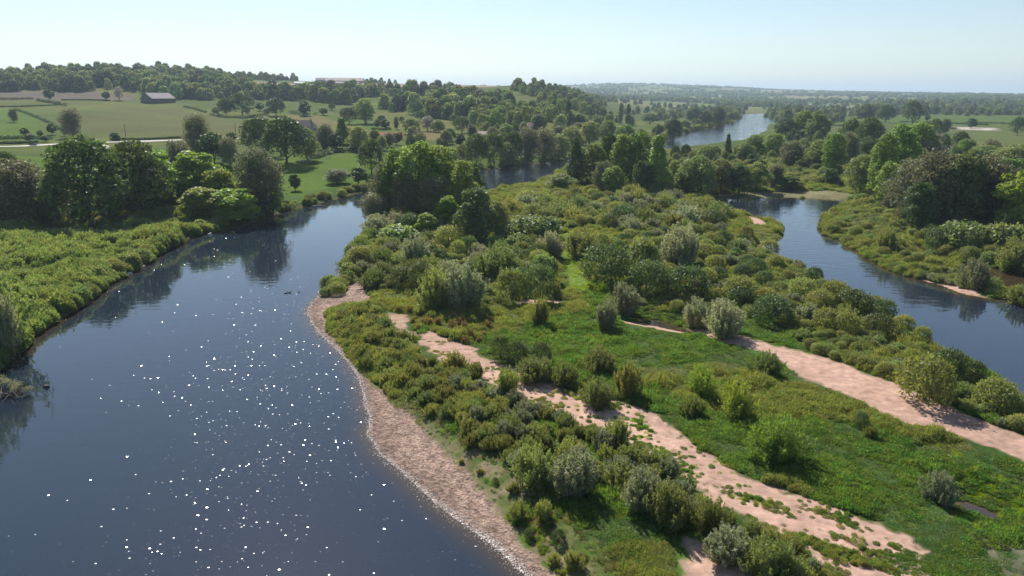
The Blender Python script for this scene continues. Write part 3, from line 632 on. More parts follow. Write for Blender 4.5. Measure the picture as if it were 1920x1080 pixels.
# ------------------------------------------------------------------ trees, each read off the photograph: kind, x, top, foot, width, label
T = [
# left bank, behind the broad-leaved strip
('twiggy',  -20,292,425,120,'grey brown twiggy willow cut by the left edge of the view'),
('twiggy',   52,300,428,120,'wide grey brown twiggy willow left of the big dark oak'),
('oak',      25,285,395, 70,'small reddish dark tree behind the twiggy willows at far left'),
('twiggy',  112,320,425, 60,'low brownish twiggy willow beside the dry earth slip'),
('oak',     172,256,428,158,'big dark oak, the tallest on the left river bank'),
('oak',     262,262,412,118,'dark oak standing right of the biggest left bank oak'),
('robinia', 292,284,400,112,'bright green tree right of the two dark oaks'),
('robinia', 372,284,392, 96,'bright green tree in the middle of the left bank row'),
('twiggy',  340,262,335, 70,'dark sparse tree top rising behind the bright green trees'),
('robinia', 415,318,398, 78,'bright green tree sloping down to the last left bank bushes'),
('robinia', 382,352,412, 86,'low bright green tree above the broad-leaved strip'),
('robinia', 442,352,416, 96,'bright green rounded tree overhanging the river beside the twiggy willow'),
('twiggy',  487,274,402,100,'tall grey twiggy willow at the bend of the left bank'),
('willow',  512,340,402, 50,'dark green bush tree at the foot of the tall twiggy willow'),
('twiggy',  374,213,300, 56,'tall sparse grey green poplar above the farm lane'),
('oak',     402,248,306, 62,'dark tree right of the tall sparse poplar'),
('twiggy',  432,256,312, 44,'grey twiggy tree between the sparse poplar and the black oaks'),
('small',   435,247,268, 24,'small round dark tree beside the lane before the farm'),
('oak',     490,219,292, 76,'black green oak left in the clump hiding the farmhouse'),
('oak',     537,219,306, 92,'largest black green oak in the clump hiding the farmhouse'),
('willow',  576,238,300, 46,'green tree right of the black oak clump, before the dark roof'),
('twiggy',  610,232,280, 40,'brownish sparse tree right of the dark hipped roof'),
('cone',    642,220,270, 36,'dark cone shaped conifer behind the farmhouse garden'),
('willow',  672,236,284, 42,'mid green tree right of the dark conifer'),
('small',   628,250,284, 28,'small light tree with thin stem in front of the conifer'),
('oak',     697,260,326, 54,'dark oak at the riverside corner of the cow meadow'),
('twiggy',  632,316,344, 54,'long grey twiggy thicket low in the cow meadow'),
('small',   672,313,345, 42,'dark bushy tree right of the grey thicket in the cow meadow'),
('small',   554,326,358, 26,'small lone dark tree in the cow meadow by the river'),
# the slope above the left bank
('oak',     425,183,217, 34,'dark tree at left of the hilltop pair above the long field'),
('oak',     455,172,217, 48,'wide dark tree at right of the hilltop pair above the long field'),
('oak',     518,183,217, 38,'lone dark tree right of the hilltop pair'),
('small',   571,193,217, 24,'round black green tree at the top of the dry hay field'),
('small',   607,202,216, 18,'small round tree on the green slope below the wood'),
('oak',     655,201,233, 32,'slender dark tree left of the spreading tree on the slope'),
('poplar',  686,184,232, 44,'spreading tree that casts shade on the green slope'),
('small',   708,223,241, 16,'left one of two small umbrella trees on the green slope'),
('small',   722,224,243, 18,'right one of two small umbrella trees on the green slope'),
('twiggy',  743,218,243, 12,'thin pale sapling on the slope right of the umbrella trees'),
('twiggy',  137,202,258, 46,'lone grey leafless looking tree in the pasture by the lane'),
('twiggy',   27,203,229, 18,'small bare crooked tree in the left pasture'),
('small',    93,167,188, 22,'lone round tree at the edge of the ploughed strip'),
('oak',      27,148,171, 30,'round green tree before the dark wood at far left'),
('pale',    224,162,188, 18,'pale blossoming tree left of the long barn'),
('small',   200,171,188, 16,'small pale green tree left of the blossoming tree'),
('small',    47,239,256, 16,'small round tree in the left pasture above the lane'),
('small',    76,244,257, 12,'tiny round tree second from left above the lane'),
('small',    98,231,253, 18,'grey green small tree left of the lone grey tree'),
('small',    55,250,266, 24,'dark bush tree touching the lane at far left'),
('small',    85,254,266, 20,'dark low bush tree by the lane, right of its twin'),
('small',   217,248,263, 22,'dark round shrub standing alone above the lane'),
('small',   122,236,255, 14,'slim tree tight against the lone grey tree'),
('mound',   122,192,199, 10,'tiny round bush at the corner of the upper pasture'),
('willow',  775,236,264, 34,'round olive tree right of the red earth patch'),
('willow',  770,222,250, 36,'round grey olive tree behind the red earth patch'),
('pale',    802,217,246, 28,'greyish tree with pale leaves below the wooded slope'),
('willow',  822,224,248, 28,'olive tree before the hamlet at the foot of the wood'),
('rust',    752,246,262, 16,'reddish bush at the right end of the red earth patch') ,
# the bend: tall clump between the two reaches of the river
('twiggy',  728,300,408, 62,'grey twiggy willow leaning over the water at the bend'),
('twiggy',  705,362,420, 60,'bare low willow drooping into the river at the bend'),
('poplar',  748,278,408, 64,'green poplar at the left side of the tall bend clump'),
('poplar',  786,262,412, 96,'tallest fresh green poplar of the bend clump'),
('twiggy',  765,322,416, 70,'grey stemmed willow in front of the tallest bend poplar'),
('twiggy',  815,330,418, 70,'grey stemmed willow in the middle of the bend clump'),
('poplar',  830,272,410, 84,'broad green poplar at the right side of the bend clump'),
('twiggy',  850,282,395, 50,'grey sparse tree behind the broad bend poplar'),
('poplar',  872,300,420, 60,'slim green poplar at the right edge of the bend clump'),
('cone',    893,312,400, 46,'pointed light green poplar beside the river gap'),
('darkwillow',895,350,456, 82,'dark grey willow standing before the slim bend poplars'),
('robinia', 838,368,430, 56,'bright yellow green tree in front of the bend clump'),
('robinia', 800,400,440, 44,'bright yellow green small tree low before the bend clump'),
('willow',  930,376,446, 52,'olive tree right of the dark grey willow'),
# far bank of the second reach
('oak',     893,250,312, 48,'black green tree at the left of the far bank row'),
('oak',     926,247,314, 50,'black green ivy clad tree on the far bank'),
('silvertree',951,266,312,38,'silvery tree on the far bank between black green ones'),
('oak',     962,246,308, 44,'dark tree on the far bank left of the old houses'),
('twiggy',  990,238,305, 56,'grey violet tree on the far bank hiding a house'),
('twiggy', 1022,240,303, 52,'grey green tree on the far bank right of the houses'),
('willow', 1048,250,298, 44,'olive tree at the right end of the far bank row'),
('willow',  872,268,306, 36,'mid green tree at the left end of the far bank row'),
('oak',     866,218,250, 36,'dark tree at the foot of the bright poplar plantation'),
('column', 1065,186,236, 15,'leftmost single column poplar, left of the column pair'),
('column', 1163,192,232, 11,'left and smaller one of the column poplar pair'),
('column', 1177,194,241, 13,'right and bigger one of the column poplar pair'),
('oak',    1085,214,241, 26,'dark round tree beside the leftmost column poplar'),
('oak',    1045,212,238, 18,'dark narrow tree left of the leftmost column poplar'),
('willow', 1105,226,272, 46,'olive green tree behind the middle grove'),
('willow', 1140,226,270, 40,'grey green tree behind the middle grove below the column pair'),
('poplar', 1172,232,282, 44,'fresh green tree behind the middle grove beside the river'),
('willow', 1072,236,280, 44,'grey tree behind the middle grove at its left'),
('oak',    1262,222,262, 34,'dark tree on the far bank before the distant river'),
('cone',   1233,232,264, 14,'narrow tree on the far bank before the distant river'),
('oak',    1300,200,232, 34,'dark round tree in the dry meadow by the distant river'),
('oak',    1345,200,236, 30,'tree on the point where the distant river bends'),
('oak',    1322,208,238, 26,'dark tree left of the distant river point'),
('oak',    1218,212,232, 34,'dark low tree right of the column poplar pair'),
# middle grove
('cone',   1079,256,348, 46,'cone shaped green poplar at the left end of the middle grove'),
('poplar', 1112,268,350, 52,'light green poplar second from left in the middle grove'),
('oak',    1142,250,344, 48,'dark tree in the middle grove behind the light green poplar'),
('poplar', 1166,248,350, 54,'tall fresh green poplar in the middle grove'),
('twiggy', 1128,300,366, 46,'grey green low tree in front of the middle grove'),
('poplar', 1196,246,352, 56,'green poplar left of the darkest one in the middle grove'),
('cone',   1230,252,366, 64,'largest darkest pointed tree of the middle grove'),
('darkwillow',1206,300,368,52,'dark leafy tree before the darkest pointed tree'),
('poplar', 1150,310,372, 50,'light green tree low in front of the middle grove'),
('willow', 1052,326,354, 62,'low olive willow reaching to the water left of the middle grove'),
('willow', 1262,300,352, 44,'olive tree tucked right of the darkest pointed tree'),
('mound',  1182,348,380, 44,'grey green bush in the hollow before the middle grove'),
('osier',  1195,346,386, 34,'light yellow green pointed bush before the middle grove'),
# trees right of the middle grove
('willow', 1308,292,366, 82,'big rounded olive willow right of the middle grove'),
('willow', 1350,298,362, 66,'rounded yellow olive willow beside the big rounded one'),
('darkwillow',1284,316,362,48,'dark willow at the left foot of the big rounded olive one'),
('darkwillow',1385,308,364,52,'dark brownish willow above the small beach'),
('willow', 1418,304,358, 52,'olive willow above the small beach'),
('twiggy', 1452,308,352, 40,'grey green twiggy tree right of the small beach willows'),
('cone',   1363,250,302, 22,'narrow dark pointed tree against the distant river'),
('willow', 1395,268,306, 44,'olive tree right of the narrow dark pointed tree'),
('poplar', 1415,252,296, 44,'mid green tree near the distant sandy shore'),
('oak',    1285,270,302, 22,'small dark tree left of the narrow dark pointed tree'),
('oak',    1265,272,304, 20,'small dark tree at the near shore of the distant river'),
('willow', 1325,272,306, 40,'olive tree at the near shore of the distant river'),
('poplar', 1450,250,298, 50,'yellow green tree behind the small beach thicket'),
('twiggy', 1482,262,318, 56,'grey green wide tree in the right centre wood'),
('oak',    1472,222,262, 46,'dark round tree where the distant river vanishes'),
('poplar', 1505,206,262, 46,'dark poplar group right of the vanishing river'),
('poplar2',1530,208,268, 54,'tall poplar right of the vanishing river'),
('willow', 1530,262,322, 56,'olive tree in the right centre wood'),
('poplar', 1560,248,330, 52,'light green poplar in the right centre wood'),
('oak',    1592,222,282, 44,'dark tree with open top in the right wood'),
('oak',    1628,220,290, 56,'dark broad tree in the right wood before the meadow'),
('twiggy', 1590,246,318, 44,'grey tree in front of the dark open topped one'),
('willow', 1612,290,366, 62,'grey olive willow by the head of the side channel'),
('poplar', 1648,250,376, 58,'bright poplar left in the big right grove'),
('poplar2',1680,232,350, 80,'tall green poplar in the big right grove'),
('poplar', 1718,230,330, 66,'green poplar right of the tallest in the right grove'),
('pale',   1732,246,330, 66,'pale leaved blossoming tree topping the big right grove'),
('oak',    1750,222,262, 34,'dark tree peeping over the pale blossoming one'),
('poplar', 1660,300,392, 50,'fresh green tree at the left foot of the right grove'),
('twiggy', 1700,298,412, 86,'grey willow at the front left of the right grove'),
('twiggy', 1745,282,424,110,'large grey willow in the middle of the right grove'),
('darkwillow',1790,284,428,110,'large black green willow of the right grove'),
('twiggy', 1842,292,424,116,'broad grey willow at the right of the right grove'),
('darkwillow',1722,340,432,70,'dark willow low at the front of the right grove'),
('darkwillow',1850,350,424,70,'dark willow in deep shade under the broad grey one'),
('robinia',1905,316,440,100,'yellow green tree cut by the right edge of the view'),
('robinia',1880,296,360, 70,'yellow green tree behind the broad grey willow'),
('willow', 1900,270,320, 80,'light olive tree by the right meadow at the view edge'),
('willow', 1845,272,312, 90,'light olive tree by the right meadow'),
('small',  1480,330,356, 44,'low dark bushy tree by the small beach'),
# right meadow
('oak',    1710,188,233, 34,'round dark tree alone in the right meadow'),
('small',  1820,221,241, 24,'small round dark tree in the right meadow'),
('oak',    1907,218,254, 30,'spreading tree in the meadow near the right edge'),
('twiggy', 1772,222,251, 20,'thin grey tree at the near side of the right meadow'),
('small',  1738,214,228, 10,'tiny tree left of the hedges in the right meadow'),
('oak',    1660,196,230, 34,'dark round tree at the left of the right meadow'),
('oak',    1622,194,228, 40,'wide dark tree behind the right wood'),
('cone',   1499,186,200,  8,'tiny pointed tree rising above the distant wood'),
]
PT = [t for t in T if t[0] != 'rust'] + [('rustbush',) + t[1:] for t in T if t[0] == 'rust']
names = dict(twiggy='sparse_willow', oak='oak_tree', robinia='robinia_tree', willow='willow_tree', cone='pointed_tree', small='small_tree', poplar='poplar_tree', poplar2='poplar_tree',
    pale='blossom_tree', column='column_poplar', darkwillow='dark_willow', silvertree='silver_willow', mound='willow_bush', osier='willow_bush', rustbush='red_bush')
for t, (g, h_, w_) in zip(PT, at_box([t[1] for t in PT], [t[2] for t in PT], [t[3] for t in PT], [t[4] for t in PT])):
    nm = names[t[0]]; place(t[0], nm, 'bush' if 'bush' in nm else 'tree', g, h_, w_, t[5])

# bushes one by one: kind, x, top, foot, width, label
B = [
('willowbush',820,495,578,70,'silvery grey willow bush, left half of the big pair on the island'),
('silverbush',868,488,582,84,'silvery grey willow bush, right half of the big pair on the island'),
('darkmound',1012,498,566,62,'dark round bush left of the grassy glade'),
('mound',   960,505,566,62,'olive round bush left of the dark one by the glade'),
('willowbush',935,455,522,92,'large blue green willow bush left of the glade'),
('broadleaf',1002,405,446,104,'bright broad-leaved thicket with flat top left of the glade'),
('broadleaf',955,418,450,60,'small bright broad-leaved thicket beside the flat topped one'),
('broadleaf',972,440,474,56,'small broad-leaved clump below the flat topped thicket'),
('broadleaf',750,424,458,86,'flat topped broad-leaved thicket near the river bend'),
('mound',   845,424,462,66,'rounded olive bush before the dark grey willow'),
('broadleaf',1020,478,530,56,'broad-leaved bush at the left edge of the glade'),
('silverbush',778,438,500,62,'grey green willow bush near the gravel point'),
('darkmound',792,492,546,54,'dark green round bush before the silvery pair'),
('silverbush',1030,430,484,44,'feathery grey willow above the glade'),
('darkmound',1135,458,534,104,'large dark mound of willow at the right of the glade'),
('broadleaf',1205,448,520,70,'bright fresh bush right of the large dark mound'),
('darkmound',1215,490,550,84,'dark bush below the bright fresh one'),
('silverbush',1275,416,505,78,'grey feathery willow tree bush right of the bright fresh one'),
('silverbush',1165,528,592,62,'silver willow bush below the glade'),
('silverbush',1138,562,618,46,'palest silver willow beside the sand patch'),
('osier',   1015,552,610,34,'small grey willow in front of the small sand patch'),
('willowbush',1090,425,482,66,'grey green willow bush above the large dark mound'),
('silverbush',1352,558,630,72,'silver green willow bush at the sand track edge'),
('silverbush',1303,556,612,48,'silver green smaller willow left of its bigger twin'),
('darkmound',1445,556,606,82,'dark flat topped willow mound in the east thicket'),
('darkmound',1290,500,556,86,'dark flat willow mound behind the silver twins'),
('mound',   1385,520,566,60,'olive mound in the east thicket behind the dark flat one'),
('mound',   1585,586,630,54,'round olive bush near the side channel shore'),
('darkmound',1645,588,630,60,'round dark bush near the side channel shore'),
('mound',   1692,590,630,42,'round bush on the side channel shore, last of three'),
('mound',   1726,612,652,38,'small bush alone at the tip by the side channel'),
('darkmound',1600,544,590,76,'dark mound by the side channel in the east thicket'),
('mound',   1535,545,588,60,'olive mound beside the dark one by the side channel'),
('mound',   1732,668,752,112,'biggest olive bush beside the long sand track'),
('darkmound',1776,655,706,72,'dark bush behind the biggest olive bush'),
('darkmound',1822,678,722,50,'dark bush right of the biggest olive bush by the channel'),
('mound',   1866,712,768,84,'olive bush with yellow top near the right edge'),
('willowbush',1436,655,702,50,'lone round bush on the green left of the sand track'),
# dark shrubs on the meadow in the middle
('darkmound',938,628,672,42,'dark shrub at the left of the middle shrub group'),
('darkmound',972,642,682,46,'second dark shrub from left in the middle shrub group'),
('darkmound',1015,642,680,46,'dark shrub at the back of the middle shrub group'),
('willowbush',1002,666,714,72,'wide dark olive shrub in front of the middle group'),
('osier',   1060,676,722,56,'olive shrub right of the wide dark olive shrub'),
('willowbush',1120,646,696,52,'round dark shrub alone right of the middle group'),
('willowbush',1120,706,762,64,'round black green shrub by the inner sand track'),
('osier',   1180,672,742,50,'fresh green shrub right of the black green one'),
('osier',   1158,780,832,50,'round olive shrub standing on the inner sand track'),
('osier',   950,685,740,48,'upright olive shrub at the head of the inner sand track'),
('osier',   893,676,708,32,'small rusty olive shrub at the head of the inner sand track'),
('osier',   856,654,700,42,'brownish olive shrub above the inner sand track head'),
('freshbush',1314,680,742,62,'yellow tipped shrub in the green meadow'),
('freshbush',1376,708,778,78,'yellow tipped shrub right of its smaller twin'),
('freshbush',1455,772,860,112,'large yellow tipped shrub in the middle of the green meadow'),
('silverbush',1756,880,942,56,'grey willow shrub beside the muddy hollow'),
('darkmound',1613,772,800,30,'small dark bush at the edge of the long sand track'),
('osier',   1634,795,822,24,'tiny dark bush below the small dark one by the track'),
('osier',   1300,742,780,44,'low dull bush left of the large yellow tipped shrub'),
('silverbush',1365,985,1050,90,'grey green willow bush low in the front of the view'),
('osier',   1330,930,1000,70,'olive willow bush between two sand patches in front'),
('willowbush',1440,1000,1085,90,'dark willow bush at the bottom edge of the view'),
('silverbush',1205,870,950,80,'silvery willow bush at the right end of the shore band'),
('willowbush',1250,900,985,80,'dark willow bush ending the shore band'),
('willowbush',1000,830,905,80,'dark willow bush in the middle of the shore band'),
('silverbush',1080,840,925,90,'silvery willow bush in the middle of the shore band'),
('osier',   975,935,975,36,'small bush in the lime grass below the shore band'),
('osier',   1020,935,975,36,'small grey bush in the lime grass, right of the other'),
('osier',   1072,1030,1068,36,'small dark bush in the lime grass at the bottom'),
# right bank
('darkmound',1762,428,468,56,'dark bush in the shade under the right grove'),
('broadleaf',1800,415,466,92,'bright broad-leaved bush before the right grove'),
('darkmound',1820,430,474,48,'dark round bush beside the bright broad-leaved one'),
('broadleaf',1880,420,470,84,'bright broad-leaved bush near the right edge'),
('willowbush',1905,440,500,70,'mid green bush by the brown inlet at right'),
('silverbush',1822,480,540,48,'grey willow on the spit beside the brown inlet'),
('willowbush',1662,420,470,36,'small blue green willow on the right bank spit'),
('osier',   1890,470,506,50,'small bush at the far side of the brown inlet'),
('osier',   1912,530,572,50,'low bush at the mouth of the inlet'),
# left edge
('silverbush',12,535,668,64,'blue grey willow bush hanging over the left shore'),
('willowbush',-30,450,650,120,'dark willow bush cut by the left edge by the water'),
]
bn = dict(silverbush='silver_willow_bush', darkmound='dark_willow_bush', mound='olive_willow_bush', willowbush='willow_bush', osier='osier_bush', broadleaf='broadleaf_thicket', freshbush='fresh_green_bush')
for b, (g, h_, w_) in zip(B, at_box([b[1] for b in B], [b[2] for b in B], [b[3] for b in B], [b[4] for b in B])):
    place(b[0], bn[b[0]], 'bush' if b[0] != 'broadleaf' else 'thicket', g, h_ * 1.0, w_ * 1.04, b[5])

# thickets: many like bushes, one object each, spaced out over the ground they cover
def fill(poly, n, mind, avoid=(), tries=40, z=.8, clear=.62):
    P = fp(poly, z) if not isinstance(poly, np.ndarray) else poly
    lo, hi = P.min(0), P.max(0); out = []; k = 0
    while len(out) < n and k < tries:
        k += 1; q = lo + (hi - lo) * rng.random((900, 2)); q = q[sdist(q[:, 0], q[:, 1], P) < 0]
        if not len(q): continue
        ok = shore(q[:, 0], q[:, 1]) > .9
        for a in avoid: ok &= sdist(q[:, 0], q[:, 1], a) > .6
        for x, y in q[ok]:
            if len(out) >= n: break
            if any((x - a) ** 2 + (y - b) ** 2 < mind ** 2 for a, b in out): continue
            if any((x - a) ** 2 + (y - b) ** 2 < (c * clear + mind * .25) ** 2 for a, b, c in PLACED[:NKEY]): continue
            out.append((x, y))
    out = np.array(out); return out, height(out[:, 0], out[:, 1])
glade_w = np.array([glade.mean(0) + (p_ - glade.mean(0)) * 1.0 + (p_ - glade.mean(0)) / np.linalg.norm(p_ - glade.mean(0)) * 2.6 for p_ in glade]); glade_w = np.vstack([glade_w])
NKEY = len(PLACED)
LOWP = fp([(1270,366),(1400,372),(1480,430),(1450,455),(1400,440),(1340,405),(1270,388)], .8)
SAND_P = [a for a, _ in SANDS[:5]] + [gravel_bar, glade_w, LOWP]
def fill_bushes(poly, n, mind, kinds, hr, wr, label, group, cat='bush', avoid=SAND_P, jit=0):
    pts, zz = fill(poly, n, mind, avoid)
    for (x, y), z in zip(pts, zz):
        kd, nm = R.choice(kinds); H_ = R.uniform(*hr)
        place(kd, nm, cat, (x, y, z - .05), H_, H_ * R.uniform(*wr), label, group)
    return pts
OL = ('osier', 'osier_bush'); WB = ('willowbush', 'willow_bush'); SB = ('silverbush', 'silver_willow_bush'); MO = ('mound', 'olive_willow_bush')
DM = ('darkmound', 'dark_willow_bush'); RB = ('rustbush', 'red_bush'); BL = ('broadleaf', 'broadleaf_thicket'); FB = ('freshbush', 'fresh_green_bush')
band_w = [(620,588),(700,578),(740,600),(770,660),(840,712),(900,760),(960,800),(1000,880),(940,880),(870,830),(800,768),(730,722),(690,690),(650,655),(622,622)]
band_e = [(840,712),(900,735),(960,762),(1060,800),(1130,842),(1230,880),(1310,925),(1340,970),(1280,985),(1180,950),(1080,925),(980,890),(900,830)]
fill_bushes(band_w, 95, 1.3, [OL, OL, OL, WB, OL], (1.4, 2.3), (1.0, 1.5), 'olive willow bush in the dense band along the gravel bar', 'willow bushes of the band along the gravel bar')
fill_bushes(band_e, 60, 1.35, [OL, WB, SB, OL], (1.6, 2.5), (1.0, 1.4), 'grey green willow bush in the band between gravel bar and inner sand track', 'willow bushes between gravel bar and inner track')
fill_bushes([(720,585),(830,590),(920,610),(940,640),(860,660),(780,640),(760,610)], 26, 1.9, [RB, OL, RB], (1.0, 2.0), (.9, 1.3), 'rusty green low bush behind the head of the inner sand track', 'rusty low bushes')
thick_w = [(664,470),(690,446),(760,452),(850,462),(900,470),(1000,470),(1040,500),(1050,560),(960,566),(880,580),(780,560),(700,545),(668,505)]
fill_bushes(thick_w, 60, 3.5, [WB, MO, SB, DM, WB], (3.0, 4.6), (1.1, 1.5), 'green willow bush in the thicket between gravel point and glade', 'willow bushes west of the glade')
thick_n = [(700,440),(780,405),(900,420),(960,398),(1040,378),(1150,372),(1250,372),(1360,396),(1410,424),(1300,430),(1180,440),(1100,425),(1040,436),(960,400),(860,440)]
fill_bushes(thick_n, 92, 6.0, [WB, MO, OL, SB, MO, DM], (3.5, 6.2), (1.2, 1.8), 'olive green willow bush in the far half of the island thicket', 'willow bushes of the far island thicket')
thick_e = [(1090,470),(1200,440),(1300,430),(1400,450),(1500,505),(1560,535),(1640,580),(1735,645),(1600,640),(1490,625),(1400,600),(1300,590),(1190,575),(1130,540)]
fill_bushes(thick_e, 80, 4.0, [DM, MO, WB, MO, SB, DM], (2.6, 4.2), (1.2, 1.6), 'dark olive willow bush in the thicket between sand track and side channel', 'willow bushes of the east thicket')
fill_bushes([(1290,985),(1345,985),(1410,1010),(1500,1050),(1540,1100),(1440,1100),(1360,1050)], 16, 1.7, [OL, WB, SB], (1.3, 2.1), (.9, 1.2), 'grey green willow bush between the two front sand patches', 'front willow bushes', avoid=[patch_a])
fill_bushes([(1560,400),(1640,410),(1700,440),(1760,470),(1830,500),(1880,540),(1800,535),(1700,505),(1620,470),(1555,432)], 26, 3.4, [MO, OL, WB], (1.2, 2.3), (1.2, 1.8), 'yellow green low bush on the tongue right of the side channel', 'low bushes of the right bank tongue', avoid=[spit_d])
fill_bushes([(1640,420),(1720,430),(1850,470),(1930,470),(1930,540),(1880,500),(1780,480)], 22, 4.5, [MO, DM, BL], (2, 3.4), (1.2, 1.7), 'green bush between the right grove and the brown inlet', 'bushes below the right grove')

fill_bushes([(860,860),(930,890),(1000,940),(1060,990),(1110,1060),(1060,1070),(960,985),(880,900)], 14, 2.6, [OL, DM, OL], (.6, 1.3), (.9, 1.3), 'small dark tuft bush in the lime grass beside the gravel bar', 'tuft bushes beside the gravel bar')
# groves: filler trees between the ones above
def fill_trees(poly, n, mind, kinds, hr, wr, label, group, z=1.4, clear=.5):
    pts, zz = fill(poly, n, mind, (), z=z, clear=clear)
    for (x, y), zq in zip(pts, zz):
        kd = R.choice(kinds); H_ = R.uniform(*hr); place(kd, names[kd], 'tree', (x, y, zq - .2), H_, H_ * R.uniform(*wr), label, group)
fill_trees([(1070,345),(1240,350),(1260,330),(1340,312),(1480,300),(1460,275),(1400,288),(1330,300),(1250,306),(1120,316)], 30, 9, ['poplar','willow','willow','willow'], (5, 9), (.7, 1.0),
    'green tree filling the wood between middle grove and distant river', 'trees of the middle wood')
fill_trees([(1240,355),(1330,362),(1480,345),(1600,352),(1620,300),(1480,295),(1330,305),(1250,320)], 34, 9, ['willow','darkwillow','willow','small'], (5, 8.5), (.9, 1.2),
    'olive willow tree in the wood behind the small beach', 'willows behind the small beach')
fill_trees([(1480,300),(1620,320),(1660,370),(1720,400),(1900,410),(1960,380),(1960,300),(1800,280),(1620,262),(1480,250)], 44, 12, ['poplar','darkwillow','oak','willow','twiggy'], (9, 15), (.65, .95),
    'dark green tree deep in the wood right of the side channel', 'trees of the right wood')
fill_trees([(1640,400),(1700,420),(1800,432),(1960,440),(1960,400),(1800,400),(1660,380)], 18, 8, ['darkwillow','twiggy','oak'], (7, 11), (.8, 1.0),
    'shaded dark tree at the foot of the right grove', 'shaded trees at the foot of the right grove')
fill_trees([(870,312),(1050,300),(1180,272),(1180,250),(1050,258),(980,262),(880,280)], 26, 12, ['oak','willow','twiggy'], (9, 14), (.8, 1.1),
    'dark tree in the row along the far bank of the second reach', 'trees along the far bank')
fill_trees([(-120,430),(0,425),(120,420),(300,405),(480,395),(480,378),(300,385),(0,400),(-120,400)], 40, 6.5, ['oak','twiggy','darkwillow'], (7, 11), (.9, 1.1),
    'dark tree in the shaded row along the left bank', 'shaded trees of the left bank')
fill_trees(mp([(560,285),(640,282),(700,284),(770,286),(870,275),(868,262),(800,266),(740,270),(690,268),(640,262),(590,262)]), 26, 13, ['oak','willow','twiggy','small'], (6, 11), (.8, 1.1),
    'garden tree among the others between the dark roofed house and the river', 'trees round the farmhouse gardens')
fill_trees(mp([(395,218),(520,216),(600,212),(700,232),(760,240),(860,240),(850,226),(760,226),(700,212),(600,202),(500,205),(400,206)]), 16, 22, ['oak','small','willow'], (6, 10), (.9, 1.2),
    'round tree scattered over the slope below the hillside wood', 'trees scattered over the slope')
fill_trees([(730,405),(900,395),(900,372),(760,388)], 10, 9, ['poplar','twiggy','darkwillow'], (10, 14), (.6, .8),
    'green tree inside the tall clump at the river bend', 'inner trees of the bend clump')
fill_trees([(1250,262),(1290,250),(1340,240),(1372,230),(1385,220),(1350,220),(1300,232),(1250,246),(1200,258),(1200,272)], 30, 13, ['oak','willow','poplar'], (9, 15), (.9, 1.2),
    'tree in the row along the distant river bank', 'trees along the distant river', z=1.5, clear=.3)

# ------------------------------------------------------------------ stuff: what nobody could count, scattered as instances
def scatter(name, pts, zz, scl, idx, protos):
    """one object; its points carry copies of the given meshes"""
    n = len(pts); P = np.column_stack([pts, zz])
    me = bpy.data.meshes.new(name); me.vertices.add(n); me.vertices.foreach_set('co', P.astype(np.float32).ravel())
    a = me.attributes.new('scl', 'FLOAT_VECTOR', 'POINT'); a.data.foreach_set('vector', np.asarray(scl, np.float32).ravel())
    a = me.attributes.new('rot', 'FLOAT_VECTOR', 'POINT'); r = np.zeros((n, 3), np.float32); r[:, 2] = rng.random(n) * 6.283; r[:, :2] = rng.normal(size=(n, 2)) * .06; a.data.foreach_set('vector', r.ravel())
    a = me.attributes.new('pick', 'INT', 'POINT'); a.data.foreach_set('value', np.asarray(idx, np.int32))
    o = link(bpy.data.objects.new(name, me)); g = bpy.data.node_groups.new(name, 'GeometryNodeTree')
    g.interface.new_socket('Geometry', in_out='INPUT', socket_type='NodeSocketGeometry'); g.interface.new_socket('Geometry', in_out='OUTPUT', socket_type='NodeSocketGeometry')
    gi = g.nodes.new('NodeGroupInput'); go = g.nodes.new('NodeGroupOutput'); ip = g.nodes.new('GeometryNodeInstanceOnPoints'); jn = g.nodes.new('GeometryNodeJoinGeometry')
    for p_ in reversed(protos):
        oi = g.nodes.new('GeometryNodeObjectInfo'); oi.inputs['Object'].default_value = p_; oi.inputs['As Instance'].default_value = True; g.links.new(oi.outputs['Geometry'], jn.inputs[0])
    g.links.new(gi.outputs[0], ip.inputs['Points']); g.links.new(jn.outputs[0], ip.inputs['Instance']); ip.inputs['Pick Instance'].default_value = True
    for an, ty, so in (('scl', 'FLOAT_VECTOR', 'Scale'), ('pick', 'INT', 'Instance Index')):
        na_ = g.nodes.new('GeometryNodeInputNamedAttribute'); na_.data_type = ty; na_.inputs[0].default_value = an; g.links.new(na_.outputs[0], ip.inputs[so])
    na_ = g.nodes.new('GeometryNodeInputNamedAttribute'); na_.data_type = 'FLOAT_VECTOR'; na_.inputs[0].default_value = 'rot'
    er = g.nodes.new('FunctionNodeEulerToRotation'); g.links.new(na_.outputs[0], er.inputs[0]); g.links.new(er.outputs[0], ip.inputs['Rotation'])
    g.links.new(ip.outputs[0], go.inputs[0])
    md = o.modifiers.new('scatter', 'NODES'); md.node_group = g
    tag(o, kind='stuff'); return o
def src(name, me): return bpy.data.objects.new(name, me)      # never linked to the scene
